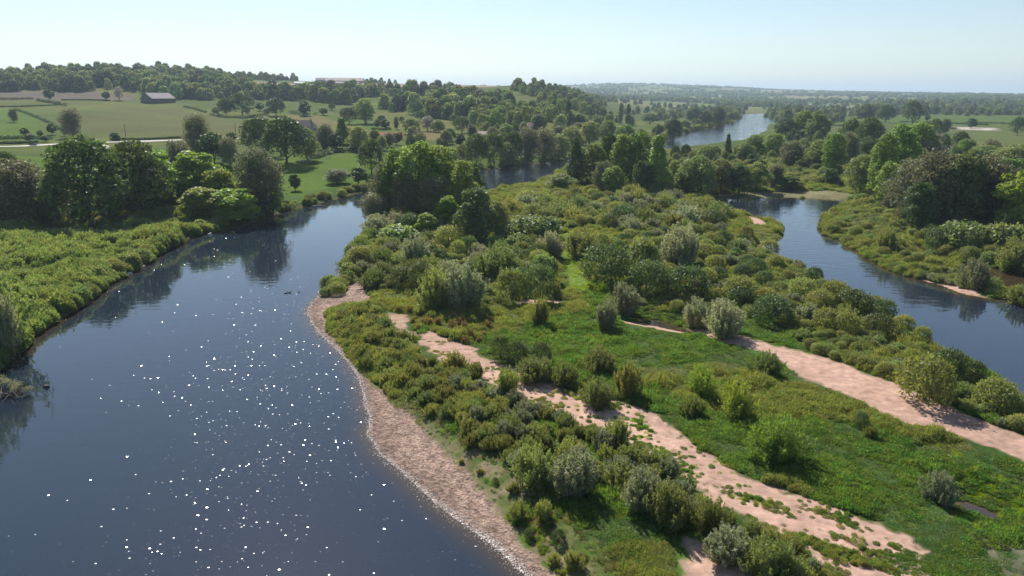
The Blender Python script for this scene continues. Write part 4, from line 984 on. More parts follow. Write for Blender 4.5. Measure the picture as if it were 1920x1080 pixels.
def tuft_mesh(key, W_, H_, n, mat, ls, lw, lean=.5):
    """a hummock of upright blades and leaves"""
    a = rng.random(n) * 6.283; q = np.sqrt(rng.random(n)) * W_ / 2; hh = H_ * (1 - .55 * (q / (W_ / 2)) ** 2) * (.55 + .5 * rng.random(n))
    c = np.stack([np.cos(a) * q, np.sin(a) * q, hh * (.35 + .65 * rng.random(n))], -1)
    d = np.stack([np.cos(a) * q * lean / W_ * 2, np.sin(a) * q * lean / W_ * 2, np.ones(n)], -1) + rng.normal(size=(n, 3)) * .35; d /= np.linalg.norm(d, axis=1)[:, None]
    nr = np.cross(d, unit(n)); nr /= np.linalg.norm(nr, axis=1)[:, None]; s = .6 + .8 * rng.random(n)
    V = leaf_quads(c, nr, ls * s, lw * s, d)
    return quadmesh(key, [V], [np.repeat(np.clip(c[:, 2] / H_ * .5 + .5 * rng.random(n), 0, 1), 4)], [M[mat]])
def wood_mesh(key, W_, H_, nl, n, mat, ls):
    cen, rad = [], []
    for k in range(nl):
        a = k * 2.4; u = (k + .5) / nl; lr = W_ * R.uniform(.2, .32); q = max(0, W_ / 2 * math.sqrt(1 - u * u * .9) - lr)
        cen.append((math.cos(a) * q, math.sin(a) * q, max(lr * .7, u * (H_ - lr)))); rad.append(lr)
    V, T = lobe_leaves(cen, rad, n, ls, ls * .6, fluff=.14, skip=.75)
    return quadmesh(key, [V], [T], [M[mat]])
TUFT = [src('herb_tuft', tuft_mesh('herb_tuft', 1.5, .75, 260, 'herb', .17, .042)) for _ in range(4)] + \
       [src('lime_tuft', tuft_mesh('lime_tuft', 1.5, .35, 260, 'limeg', .11, .028)) for _ in range(2)] + \
       [src('dry_tuft', tuft_mesh('dry_tuft', 1.3, .4, 220, 'straw', .13, .018)) for _ in range(2)] + \
       [src('olive_tuft', tuft_mesh('olive_tuft', 1.5, 1.0, 330, 'olive', .15, .032)) for _ in range(2)]
KNOT = [src('knot_clump', tuft_mesh('knot_clump', 3.2, 3.1, 1100, 'knot', .21, .12, 1.2)) for _ in range(4)]
UND = []
for k in range(3): UND.append(src('undergrowth_bush', PROTO['mound'][k][2]))
for k in range(3): UND.append(src('undergrowth_willow', PROTO['willowbush'][k][2]))
UND.append(src('undergrowth_broad', PROTO['broadleaf'][0][2])); UND.append(src('undergrowth_silver', PROTO['silverbush'][0][2]))
UNDH = np.array([3.2, 3.2, 3.2, 4, 4, 4, 2.6, 3.6]); UNDW = np.array([5.2, 5.2, 5.2, 4.6, 4.6, 4.6, 4.6, 3.6])
WOODT = [src('wood_tree', wood_mesh('wood_tree', 11, 12, 12, 2600, m_, .55)) for m_ in ('wood', 'wood', 'wood', 'wood', 'woodb', 'oak', 'willow')]

def sample_polar(n, r0, r1, az0, az1, power):
    """random ground spots whose density falls off as r**-power"""
    r = np.linspace(r0, r1, 400); pdf = r ** (1 - power); c = np.cumsum(pdf); c /= c[-1]
    rr = np.interp(rng.random(n), c, r); a = np.radians(az0 + (az1 - az0) * rng.random(n)); return rr * np.sin(a), rr * np.cos(a), rr

def in_any(x, y, polys, grow=0):
    m_ = np.zeros(x.shape, bool)
    for p_ in polys: m_ |= sdist(x, y, p_) < grow
    return m_
# river island and right bank: herbs and grasses
x, y, r = sample_polar(230000, 44, 420, -24, 40, 1.55)
s_ = shore(x, y); nz = fbm(x, y, 5, 101, 3); nb2 = fbm(x, y, 13, 111, 3)
sand_d = np.full(x.shape, 1e9)
for p_ in (patch_a, patch_b, patch_c, track_b, shelf_c, spit_d, spit_e, spit_f): sand_d = np.minimum(sand_d, sdist(x, y, p_))
ta = sdist(x, y, track_a); gd = sdist(x, y, gravel_bar); gs = sdist(x, y, grav_soft); md_ = sdist(x, y, mud); ld = sdist(x, y, lime); lb = sdist(x, y, lime_b); gl = sdist(x, y, glade)
front = sstep(62, 95, r)
ok = (s_ > .35) & (sand_d + nz * .9 > .9) & (gd > .3 + nz * .5)
al = x * .80 - y * .60; ac = x * .60 + y * .80; stk = fbm(al, ac * 3.2, 6, 181, 3)
ok &= (ta + nz * .9 > .95) | ((stk > .38 - .25 * (r < 80)) & (rng.random(len(x)) < .6)) | (rng.random(len(x)) < .045)
ok &= ~((md_ < 0) & (rng.random(len(x)) < np.where(nz < 0, .93, .6))) & ~((gl < .5) & (rng.random(len(x)) < .8)) & ~((gs < 1) & (rng.random(len(x)) < np.where(nz < .1, .75, .2)))
leftside = (np.arctan2(x, y) < np.interp(r, [44, 130, 160, 200, 260, 420], [-.35, -.35, -.32, -.24, -.05, .05])); ok &= ~leftside
x, y, r, nz, nb2 = x[ok], y[ok], r[ok], nz[ok], nb2[ok]; n = len(x)
pick = rng.integers(0, 4, n); u = rng.random(n)
isl = ((ld[ok] < .5) | (lb[ok] < 0)) & (u < .75); pick[isl | (gl[ok] < 0)] = 4; pick[(gs[ok] < 1.5) & (u < .6)] = 6
ol = ((fbm(x, y, 22, 121, 2) > .12) | (r > 150)) & (u > .35) & (pick < 4); pick[ol] = 8
pick[(nb2 > .28) & (pick < 4) & (u < .5)] = 4; pick[(pick < 4) & (rng.random(n) < .04)] = 6
pick = pick + (pick >= 4) * (rng.random(n) < .5)
k_ = np.clip(r / 100, .8, 3.0) ** .8 * (.75 + .4 * rng.random(n)); lump = np.clip(.72 + nz * .8 + .5 * fbm(x, y, 2.6, 191, 2), .25, 1.7)
sparse = (ta[ok] < 0.5) | (gs[ok] < 0) | (sand_d[ok] < 1); k_ *= np.where(sparse, .38 + .22 * rng.random(n), 1); k_ *= np.where(r > 150, .8, 1)
zz = height(x, y)
scatter('meadow_grass', np.column_stack([x, y]), zz - .05, np.column_stack([k_, k_, k_ * lump * .9]), pick, TUFT)
print('herbs', n)
from collections import Counter; print(Counter(o.name.split('.')[0] for o in S.objects if 'category' in o))
# left bank broad-leaved strip
knot_poly = fp([(-160,430),(0,415),(60,430),(95,452),(140,438),(210,432),(300,404),(388,392),(400,408),(392,436),(345,452),(318,470),(268,500),(214,534),(178,560),(118,596),(60,632),(20,668),(-160,760)], 1.2)
x, y, r = sample_polar(9000, 90, 340, -42, -18, .6)
ok = (sdist(x, y, knot_poly) < 0) & (shore(x, y) > .5); x, y = x[ok], y[ok]; n = len(x); lump = .8 + fbm(x, y, 12, 131, 3) * .6
scatter('broad_leaved_strip', np.column_stack([x, y]), height(x, y) - .15, np.column_stack([np.full(n, 1.0)] * 2 + [np.clip(lump, .45, 1.3) * 1.15]), rng.integers(0, 4, n), KNOT)
# thin fringe of bushes along the pasture bank and the far banks
x, y, r = sample_polar(60000, 150, 1500, -32, 28, 1.3); s_ = shore(x, y)
fr_ok = (s_ > .6) & (s_ < 3.5 + r * .006) & ((np.arctan2(x, y) < np.interp(r, [150, 260, 352, 380, 430, 700, 1500], [-.2, -.16, -.12, .03, .12, .25, .35])))
x, y, r = x[fr_ok], y[fr_ok], r[fr_ok]; n = len(x); keep = rng.random(n) < .5; x, y, r = x[keep], y[keep], r[keep]; n = len(x)
pk = rng.choice([0, 1, 3, 4, 6, 6, 6], n); hh = (1.6 + 1.6 * rng.random(n)) * np.clip(r / 350, 1, 1.8)
scatter('bank_scrub', np.column_stack([x, y]), height(x, y) - .2, np.column_stack([hh * 1.5 / UNDW[pk], hh * 1.5 / UNDW[pk], hh / UNDH[pk]]), pk, UND)
# undergrowth between the bushes of the island and the right bank
polys = [fp(p_, 1) for p_ in ([(-160,432),(0,420),(100,434),(200,428),(300,402),(390,394),(490,400),(490,384),(300,388),(0,402),(-160,402)], thick_w, thick_n, thick_e, [(1560,395),(1640,408),(1700,440),(1760,470),(1830,500),(1880,540),(1800,540),(1700,510),(1620,475),(1550,435)],
    [(1590,370),(1700,400),(1960,410),(1960,560),(1900,540),(1860,490),(1740,460),(1660,430)], [(1060,350),(1200,355),(1400,350),(1600,350),(1640,330),(1480,270),(1250,285),(1060,325)], [(1480,300),(1620,330),(1800,330),(1960,300),(1960,270),(1500,260)],
    [(1480,640),(1560,620),(1740,650),(1800,690),(1960,780),(1960,830),(1860,800),(1760,755),(1640,715),(1540,680)])]
x, y, r = sample_polar(44000, 80, 520, -42, 40, 1.2)
ok = in_any(x, y, polys) & (shore(x, y) > .8) & ~in_any(x, y, SAND_P, .8) & ~in_any(x, y, [glade], 3) & ~((shore(x, y) < 6) & (np.arctan2(x, y) > .25) & (r > 190) & (r < 300) & (rng.random(len(x)) < .8)); x, y, r = x[ok], y[ok], r[ok]
kp = rng.random(len(x)) < np.where(r < 190, .5, .6); x, y, r = x[kp], y[kp], r[kp]; n = len(x)
pk = rng.choice([0, 1, 2, 3, 4, 5, 3, 4, 6, 7], n); hh = (.8 + 1.3 * rng.random(n)) * np.clip(r / 170, 1, 1.9)
scatter('undergrowth', np.column_stack([x, y]), height(x, y) - .15, np.column_stack([hh * 1.5 / UNDW[pk], hh * 1.5 / UNDW[pk], hh / UNDH[pk]]), pk, UND)
print('undergrowth', n)

# woods on the slopes and the far country
def wood(name, poly_px, n, size, bright=None, dist=None, polyw=None, hs=1.0):
    P = mp(poly_px) if polyw is None else polyw; lo, hi = P.min(0), P.max(0)
    q = lo + (hi - lo) * rng.random((n * 12, 2)); q = q[sdist(q[:, 0], q[:, 1], P) + fbm(q[:, 0], q[:, 1], 90, 141, 3) * 14 < 0][:n]
    q = q[(fbm(q[:, 0], q[:, 1], 170, 145, 3) < .5)]; m_ = len(q); sc_ = size * (.55 + .75 * rng.random(m_) ** 1.3); fb = fbm(q[:, 0], q[:, 1], 120, 151, 2)
    pk = rng.integers(0, 4, m_); pk = np.where(rng.random(m_) < np.clip(.25 + fb * .5, .05, .7), 4 + rng.integers(0, 3, m_), pk)
    if bright is not None: pk = np.where(rng.random(m_) < bright, 4, pk)
    o = scatter(name, q, height(q[:, 0], q[:, 1]) - 1.0, np.column_stack([sc_, sc_, sc_ * hs * (.85 + .35 * rng.random(m_))]), pk, WOODT); print(name, m_); return o
wood('hill_wood', [(-200,185),(-200,150),(-100,146),(0,148),(100,143),(200,140),(330,139),(400,148),(440,160),(470,172),(560,176),(600,178),(660,178),(760,174),(860,176),(870,190),(950,186),
    (960,205),(900,224),(850,228),(780,216),(740,212),(700,200),(620,192),(540,188),(480,186),(330,186),(280,184),(250,170),(200,168),(120,172),(60,168),(0,172)], 1900, 1.45)
wood('knoll_wood', [(955,155),(1000,149),(1050,158),(1100,182),(1130,205),(1100,222),(1060,215),(1030,205),(1000,188),(965,170)], 520, 1.1, .35)
wood('poplar_plantation', [(880,226),(920,216),(960,206),(1010,204),(1050,212),(1045,228),(1000,236),(930,240),(880,246)], 190, 1.0, .9)
wood('skyline_trees', [(-200,146),(0,141),(200,136),(420,137),(470,141),(560,146),(640,149),(780,151),(780,153),(700,151),(640,149),(560,149),(470,151),(420,147),(200,142),(0,148),(-200,152)], 420, 1.1)
wood('slope_foot_wood', [(1055,230),(1130,208),(1250,204),(1400,200),(1400,214),(1300,226),(1200,234),(1130,250),(1060,255)], 260, 1.0)
wood('valley_wood', [(1440,216),(1500,208),(1700,205),(1960,204),(1960,214),(1800,220),(1700,216),(1600,226),(1500,236),(1450,230)], 420, 1.3)
wood('side_valley_wood', [(1640,199),(1960,198),(1960,203),(1700,204)], 420, 1.6)
# the far country: woods and hedges over the fields, thinning in patches
x, y, r = sample_polar(30000, 1650, 8500, -8, 40, 1.15)
f1 = fbm(x, y, 420, 80, 2); f2 = fbm(x, y, 300, 90, 2); hed = np.minimum(np.abs(fbm(x, y, 700, 161, 2)), np.abs(fbm(x, y, 520, 171, 2)))
ok = ((f1 < -.12) & (f2 < .05) | (hed < .035) | (rng.random(len(x)) < .03)) & (rng.random(len(x)) < .7) & (shore(x, y) > 8) & (np.arctan2(x, y) > .06 - (r > 2500) * .1)
ok &= ~((np.arctan2(x, y) > .33) & (r < 1900) & (hed > .03))
x, y, r = x[ok], y[ok], r[ok]; n = len(x); sc_ = np.clip(r / 2200, 1, 2.4) * (.8 + .5 * rng.random(n)); print('far', n)
scatter('far_woods', np.column_stack([x, y]), height(x, y) - 2, np.column_stack([sc_, sc_, np.minimum(sc_, 1.3) * (.8 + .4 * rng.random(n))]), rng.integers(0, 7, n), WOODT)


# pebbles along the gravel bar
PEB = []
for k in range(3):
    v = unit(1)[0]; mb = MB(); mb.box((0, 0, 0), (1, .7, .35), t=.5, top=.6); mb.box((.05, .02, .12), (.7, .5, .3), .6, top=.5)
    PEB.append(src('pebble', mb.mesh('pebble', plain_mat('pebble%s' % 'abc'[k], [(.62, .57, .52), (.32, .235, .19), (.38, .29, .24)][k], .7, .25, 2))))
x, y, r = sample_polar(160000, 48, 190, -22, 3, 1.6); s_ = shore(x, y); gd = sdist(x, y, gravel_bar)
edge = np.exp(-((s_ - .1) / .6) ** 2); ok = (gd < .2) & (s_ > -1.0) & (rng.random(len(x)) < .05 + .6 * edge)
x, y, r, edge = x[ok], y[ok], r[ok], edge[ok]; n = len(x); sc_ = (.08 + .17 * rng.random(n) ** 2) * np.clip(r / 80, .8, 1.8)
pk = np.where(rng.random(n) < .08 + .5 * edge, 0, rng.integers(1, 3, n)); scatter('pebbles', np.column_stack([x, y]), np.maximum(height(x, y), -.03) + .02, np.column_stack([sc_, sc_, sc_]), pk, PEB); print('pebbles', n)

# ------------------------------------------------------------------ lanes, hedges, posts
def ribbon(name, pts, wd, mat, z=.12):
    P = mp(pts); D = [P[0]]
    for a, b in zip(P[:-1], P[1:]):
        n = max(2, int(np.linalg.norm(b - a) / 6)); D += [a + (b - a) * t for t in np.linspace(0, 1, n + 1)[1:]]
    D = np.array(D); T_ = np.gradient(D, axis=0); T_ /= np.linalg.norm(T_, axis=1)[:, None]; Nn = np.stack([-T_[:, 1], T_[:, 0]], -1)
    Vv = []; 
    for k in (-.5, 0, .5):
        q = D + Nn * wd * k; Vv.append(np.column_stack([q, height(q[:, 0], q[:, 1]) + z]))
    V = np.stack(Vv, 1).reshape(-1, 3); n = len(D); F_ = []
    for i in range(n - 1):
        for j in (0, 1): F_.append((i * 3 + j, (i + 1) * 3 + j, (i + 1) * 3 + j + 1, i * 3 + j + 1))
    o = link(bpy.data.objects.new(name, mesh_np(name, V, np.array(F_), mat))); tag(o, kind='structure'); return o
M['lane'] = plain_mat('pale_lane', (.52, .50, .47), .9, .1, .2)
ribbon('farm_lane', [(-60,276),(0,275),(60,273),(112,270),(200,267),(300,264),(365,262)], 6.5, M['lane'])
ribbon('farm_track', [(388,262),(420,262),(452,259),(470,262)], 4, M['lane'])
def hedge(pts, h_, w_, label, mat='oak'):
    P = mp(pts); cen, rad = [], []
    for a, b in zip(P[:-1], P[1:]):
        n = max(2, int(np.linalg.norm(b - a) / (w_ * .6)))
        for t in np.linspace(0, 1, n):
            q = a + (b - a) * t + rng.normal(size=2) * w_ * .08; cen.append((q[0], q[1])); rad.append(w_ * R.uniform(.42, .62))
    cen = np.array(cen); zz = height(cen[:, 0], cen[:, 1]); o0 = np.array([cen[0, 0], cen[0, 1], zz[0]])
    C3 = np.column_stack([cen, zz + h_ * .45]) - o0; V, T_ = lobe_leaves(C3, np.array(rad), min(16000, 260 * len(cen)), .34, .22, flat_=h_ / w_ * .95, bottom=-.9, skip=.6)
    o = link(bpy.data.objects.new('hedge', quadmesh('hedge', [V], [T_], [M[mat]]))); o.location = o0; tag(o, label, 'hedge')
for h_ in [([(-30,187),(20,187),(58,186)], 2.6, 5, 'dark straight hedge at far left below the ploughed strip'),
    ([(72,189),(90,192),(111,195)], 2.8, 5, 'short dark slanting hedge below the lone round tree'),
    ([(-30,201),(50,200),(118,197)], 1.4, 3, 'thin low hedge along the top of the left pasture'),
    ([(30,206),(60,216),(95,231),(112,243)], 1.8, 3, 'long slanting hedge line crossing the left pasture'),
    ([(118,188),(160,188),(205,189)], 1.4, 3, 'thin hedge between ploughed strip and long field'),
    ([(348,201),(366,205),(386,211)], 2.0, 4, 'slanting hedge right of the long barn'),
    ([(398,216),(425,221),(458,222),(492,216)], 2.6, 6, 'hedge under the hilltop pair of trees'),
    ([(5,261),(50,260),(92,262)], 2.4, 4, 'hedge along the upper side of the lane'),
    ([(-30,270),(30,270),(68,268)], 1.8, 3, 'low dark hedge on the near side of the lane'),
    ([(210,262),(280,262),(335,259)], 1.4, 3, 'low scrubby hedge along the far part of the lane'),
    ([(702,243),(716,244),(728,243)], 2.0, 5, 'short clipped hedge under the two umbrella trees'),
    ([(590,297),(620,287),(660,283),(695,293)], 2.6, 5, 'curved hedge closing the top of the cow meadow'),
    ([(545,212),(575,217),(590,216)], 3.5, 7, 'thick hedge at the top edge of the dry hay field'),
    ([(455,160),(500,162),(560,162)], 2.2, 5, 'hilltop hedge under the white shed'),
    ([(300,146),(380,147),(470,147),(560,151)], 2.4, 6, 'skyline hedge over the hilltop field'),
    ([(1690,229),(1760,231),(1850,235)], 2.2, 5, 'long hedge across the right meadow'),
    ([(1560,236),(1610,237),(1640,238)], 2.4, 5, 'hedge in the right meadow nearest the wood'),
    ([(1830,231),(1880,232),(1960,236)], 2.2, 5, 'hedge in the right meadow at the view edge'),
    ([(1740,240),(1790,242)], 2.2, 5, 'short hedge in the right meadow near the thin grey tree')]: hedge(*h_)
M['timber'] = plain_mat('grey_timber', (.13, .11, .09), .9, .2, 2)
for (px, tp, bt), lb_ in zip([(236,233,257),(345,232,258),(442,231,252)], ['left one of three thin poles behind the lane', 'middle one of three thin poles behind the lane', 'right one of three thin poles behind the lane, beside the small dark tree']):
    g, h_, _ = at_box([px], [tp], [bt], [3])[0]; o = empty('utility_pole', g, .3); tag(o, lb_, 'pole', 'poles behind the lane')
    a = MB(); a.tube([(0, 0, -.5), (0, 0, h_)], [.22, .14], 8); a.build('pole', M['timber'], o)
    a = MB(); a.box((0, 0, h_ * .93), (1.6, .14, .14)); a.build('crossarm', M['timber'], o)

# ------------------------------------------------------------------ buildings
for k, c in dict(stone=(.42, .36, .29), render_=(.62, .58, .52), whitewash=(.75, .73, .69), darkroof=(.075, .062, .062), tileroof=(.28, .17, .13), pinkroof=(.40, .31, .28), greyroof=(.30, .26, .25), woodwall=(.16, .11, .09), dark=(.02, .022, .025), door_=(.10, .08, .06)).items():
    M['b_' + k] = plain_mat('building_' + k, c, .85, .16, .6)
def building(name, cat, label, px, top, bot, w_px, dep, wallf, wm, rm, hip=.0, rz=0.0, wins=3, chim=0, rows=1, group=None):
    g, h_, w_ = at_box([px], [top], [bot], [w_px])[0]; az = math.atan2(g[0], g[1]); o = empty(name, g - np.array([0, 0, .3]), -az + rz); tag(o, label, cat, group)
    W_, D_ = w_, dep; wh = h_ * wallf + .3; a = MB(); a.box((0, 0, wh / 2), (W_, D_, wh))
    if hip < .5: a.add([(-W_/2, -D_/2, wh), (-W_/2, D_/2, wh), (-W_/2, 0, wh + (h_ - wh + .2) * (1 if hip == 0 else .4))], [(0, 1, 2)]); a.add([(W_/2, -D_/2, wh), (W_/2, D_/2, wh), (W_/2, 0, wh + (h_ - wh + .2) * (1 if hip == 0 else .4))], [(0, 2, 1)])
    a.build('wall', M[wm], o)
    e = .5; x0 = W_ / 2 + e; y0 = D_ / 2 + e; hx = x0 * (1 - hip); rt = h_ + .3; a = MB()
    a.add([(-x0, -y0, wh - .1), (x0, -y0, wh - .1), (x0, y0, wh - .1), (-x0, y0, wh - .1), (-hx, 0, rt), (hx, 0, rt)], [(0, 1, 5, 4), (2, 3, 4, 5)] + ([(1, 2, 5), (3, 0, 4)] if hip > 0 else []))
    if hip == 0: a.add([(-x0, -y0, wh - .35), (x0, -y0, wh - .35), (x0, y0, wh - .35), (-x0, y0, wh - .35), (-x0, 0, rt - .25), (x0, 0, rt - .25)], [(0, 4, 5, 1), (2, 5, 4, 3)])
    r_ = a.build('roof', M[rm], o)
    for k in range(chim):
        a = MB(); a.box((W_ * (.3 - .6 * k), .2, rt + .2), (.9, .7, 1.8)); a.box((W_ * (.3 - .6 * k), .2, rt + 1.15), (1.1, .9, .15)); a.build('chimney', M['b_stone'], r_)
    for q in range(rows):
        for k in range(wins):
            xx = -W_ / 2 + W_ * (k + .5) / wins; zc = wh * (q + .5) / rows
            if k == wins // 2 and q == 0:
                a = MB(); a.box((xx, -D_ / 2 - .03, min(1.2, wh * .4)), (min(1.6, W_ * .14), .12, min(2.3, wh * .75))); a.build('door', M['b_door_'], o)
            else:
                a = MB(); a.box((xx, -D_ / 2 - .02, zc), (min(1.3, W_ * .1), .1, min(1.4, wh / rows * .5))); a.build('window', M['b_dark'], o)
    return o
building('barn', 'barn', 'long stone barn with pale sloping roof at the top of the long field', 297, 174, 192, 54, 18, .42, 'b_woodwall', 'b_greyroof', 0, .75, 4)
building('farmhouse', 'house', 'house with dark hipped roof among trees behind the black green oaks', 570, 225, 246, 46, 14, .42, 'b_stone', 'b_darkroof', .4, .1, 5, 1)
building('cottage', 'house', 'gabled dark roofed house peeping over the black green oaks', 492, 221, 243, 22, 14, .5, 'b_stone', 'b_darkroof', 0, 1.2, 3, 1)
building('farm_shed', 'shed', 'longest pale pink roofed farm shed on the skyline', 645, 146, 156, 70, 26, .45, 'b_stone', 'b_pinkroof', 0, .12, 7)
building('farm_shed', 'shed', 'small pale roofed shed at the left end of the skyline farm', 606, 146, 153, 26, 16, .5, 'b_stone', 'b_pinkroof', 0, .1, 4)
building('farm_shed', 'shed', 'low pale roofed shed in front of the skyline farm', 650, 153, 159, 44, 14, .5, 'b_woodwall', 'b_greyroof', 0, .1, 5)
building('farm_shed', 'shed', 'white roofed dark sided shed on the hilltop field', 562, 153, 159, 18, 12, .5, 'b_woodwall', 'b_whitewash', 0, 0, 3)
building('cottage', 'house', 'tiny white hut beside the hilltop white roofed shed', 578, 155, 160, 6, 5, .55, 'b_whitewash', 'b_whitewash', 0, 0, 2)
building('stone_house', 'house', 'long old house with brown tiled roof above the far river bank', 950, 238, 254, 44, 10, .45, 'b_stone', 'b_tileroof', 0, -.1, 5, 1)
building('stone_house', 'house', 'old house with tiled roof right of the long one, above the far bank', 1003, 229, 243, 34, 10, .45, 'b_stone', 'b_tileroof', .25, .3, 4, 1)
building('stone_house', 'house', 'low house with pale roof left of the long old one', 908, 246, 257, 24, 9, .45, 'b_render_', 'b_pinkroof', 0, .2, 3)
for px, bt, ww, mm, lb_ in [(1192,180,5,'b_whitewash','white distant house left on the far slope'), (1213,189,5,'b_render_','pale distant house on the far slope above the column pair'), (1229,184,4,'b_whitewash','bright white highest distant house'),
    (1262,190,5,'b_render_','pale distant house left in the far village'), (1290,188,6,'b_render_','pale distant house in the middle of the far village'), (1318,194,5,'b_whitewash','white distant house at the right end of the far village'),
    (1345,189,6,'b_render_','pale distant house right of the far village'), (1325,187,4,'b_render_','small distant house on the slope above the far village'), (1335,201,5,'b_whitewash','white distant house close to the distant river'), (1300,198,4,'b_render_','distant house below the far village')]:
    building('distant_house', 'house', lb_, px, bt - 4.2, bt, ww, 9, .5, mm, 'b_tileroof', 0, R.uniform(-.4, .4), 2)

# ------------------------------------------------------------------ car, cows, ducks
M['paint'] = plain_mat('car_paint', (.03, .032, .04), .25, .05, 1, metal=.3); M['rubber'] = plain_mat('rubber', (.02, .02, .02), .8, .1, 3); M['glass'] = plain_mat('car_glass', (.02, .025, .03), .05, 0, 1); M['lamp'] = plain_mat('lamp_glass', (.7, .7, .65), .1, 0, 1)
g = march(62, 273)[0]; o = empty('parked_car', (g[0], g[1], g[2] + .15), math.radians(4)); tag(o, 'small dark car on the pale lane at far left', 'car')
a = MB(); a.box((0, 0, .55), (4.2, 1.75, .6), top=.96); a.box((0, 0, .35), (4.0, 1.7, .3)); a.build('body', M['paint'], o)
a = MB(); a.box((-.15, 0, 1.12), (2.3, 1.55, .56), top=.74); cb = a.build('cabin', M['glass'], o); a = MB(); a.box((-.15, 0, 1.415), (1.7, 1.15, .03)); a.build('roof', M['paint'], cb)
for sx in (-1.3, 1.3):
    for sy in (-.82, .82):
        a = MB(); a.tube([(sx, sy - .1, .32), (sx, sy + .1, .32)], [.32, .32], 14); a.build('wheel', M['rubber'], o)
for sy in (-.6, .6): a = MB(); a.box((2.08, sy, .65), (.1, .3, .16)); a.build('headlight', M['lamp'], o)
def skin(name, V, E, rad, mat, sub=1):
    me = bpy.data.meshes.new(name); me.from_pydata(V, E, []); o = bpy.data.objects.new(name, me); COL.objects.link(o)
    sk = o.modifiers.new('s', 'SKIN'); 
    if not me.skin_vertices: me.attributes  # the modifier adds the layer below
    bm_ = None
    import bmesh
    bm_ = bmesh.new(); bm_.from_mesh(me); ly = bm_.verts.layers.skin.verify(); bm_.verts.ensure_lookup_table()
    for i, v in enumerate(bm_.verts): v[ly].radius = (rad[i] if isinstance(rad[i], tuple) else (rad[i], rad[i])); v[ly].use_root = i == 0
    bm_.to_mesh(me); bm_.free(); ss = o.modifiers.new('u', 'SUBSURF'); ss.levels = ss.render_levels = sub
    dg = bpy.context.evaluated_depsgraph_get(); m2 = bpy.data.meshes.new_from_object(o.evaluated_get(dg)); bpy.data.objects.remove(o)
    m2.materials.clear(); m2.materials.append(mat); m2.polygons.foreach_set('use_smooth', np.ones(len(m2.polygons), bool)); return m2
M['hide'] = plain_mat('pale_hide', (.62, .56, .46), .85, .12, 2); M['plumage'] = plain_mat('dark_plumage', (.035, .03, .028), .7, .3, 6)
def cow_mesh(graze):
    V = [(0, 0, 1.05), (.55, 0, 1.08), (.95, 0, 1.12), (-.55, 0, 1.06), (-.85, 0, 1.12)]; E = [(0, 1), (1, 2), (0, 3), (3, 4)]; Rr = [(.40, .36), (.38, .36), (.24, .28), (.36, .33), (.22, .24)]
    hd = [(1.30, 0, .75), (1.52, 0, .32), (1.62, 0, .12)] if graze else [(1.25, 0, 1.35), (1.5, 0, 1.42), (1.82, 0, 1.25)]
    for k, (q, r_) in enumerate(zip(hd, (.17, .15, .085))): V.append(q); Rr.append(r_); E.append((2 if k == 0 else len(V) - 2, len(V) - 1))
    hi = 6
    for sy in (-1, 1):
        n = len(V); V += [(hd[1][0] - .1, sy * .25, hd[1][2] + .1)]; Rr += [.05]; E.append((hi, n))
        n = len(V); V += [(.8, sy * .22, .72), (.82, sy * .22, .38), (.8, sy * .22, .04)]; Rr += [.12, .07, .065]; E += [(2, n), (n, n + 1), (n + 1, n + 2)]
        n = len(V); V += [(-.72, sy * .22, .75), (-.88, sy * .22, .45), (-.80, sy * .22, .04)]; Rr += [.15, .075, .065]; E += [(4, n), (n, n + 1), (n + 1, n + 2)]
    n = len(V); V += [(-1.08, 0, 1.1), (-1.14, 0, .6)]; Rr += [.04, .035]; E += [(4, n), (n, n + 1)]
    return skin('cow', V, E, Rr, M['hide'])
ca, cb_ = cow_mesh(True), cow_mesh(False)
for (px, py, rz, mm, lb_) in [(580,304,2.9,ca,'pale cow grazing in the meadow, front one of the left two'), (565,306,.3,cb_,'pale cow at the left in the cow meadow, head up'), (615,298,.2,ca,'pale cow grazing at the middle of the cow meadow'), (622,290,3.3,cb_,'pale cow highest in the cow meadow near the hedge')]:
    g = march(px, py)[0]; o = link(bpy.data.objects.new('cow', mm)); o.location = g; o.rotation_euler = (0, 0, rz); o.scale = (1.15,) * 3; tag(o, lb_, 'cow', 'cows in the meadow')
dk = skin('duck', [(0, 0, .06), (.16, 0, .07), (-.16, 0, .09), (-.30, 0, .15), (.24, 0, .18), (.27, 0, .30), (.36, 0, .29)], [(0, 1), (0, 2), (2, 3), (1, 4), (4, 5), (5, 6)], [(.13, .11), (.11, .10), (.11, .09), .035, .05, .065, .025], M['plumage'])
for px, py, rz, lb_ in [(536,550,.4,'left duck of the pair swimming close together on the river'), (543,549,.2,'right duck of the pair swimming close together on the river'), (561,548,2.8,'smaller looking duck swimming apart to the right')]:
    q = flat(px, py); o = link(bpy.data.objects.new('duck', dk)); o.location = (q[0], q[1], -.02); o.rotation_euler = (0, 0, rz); o.scale = (1.25 if px < 550 else .85,) * 3; tag(o, lb_, 'duck', 'ducks on the river')

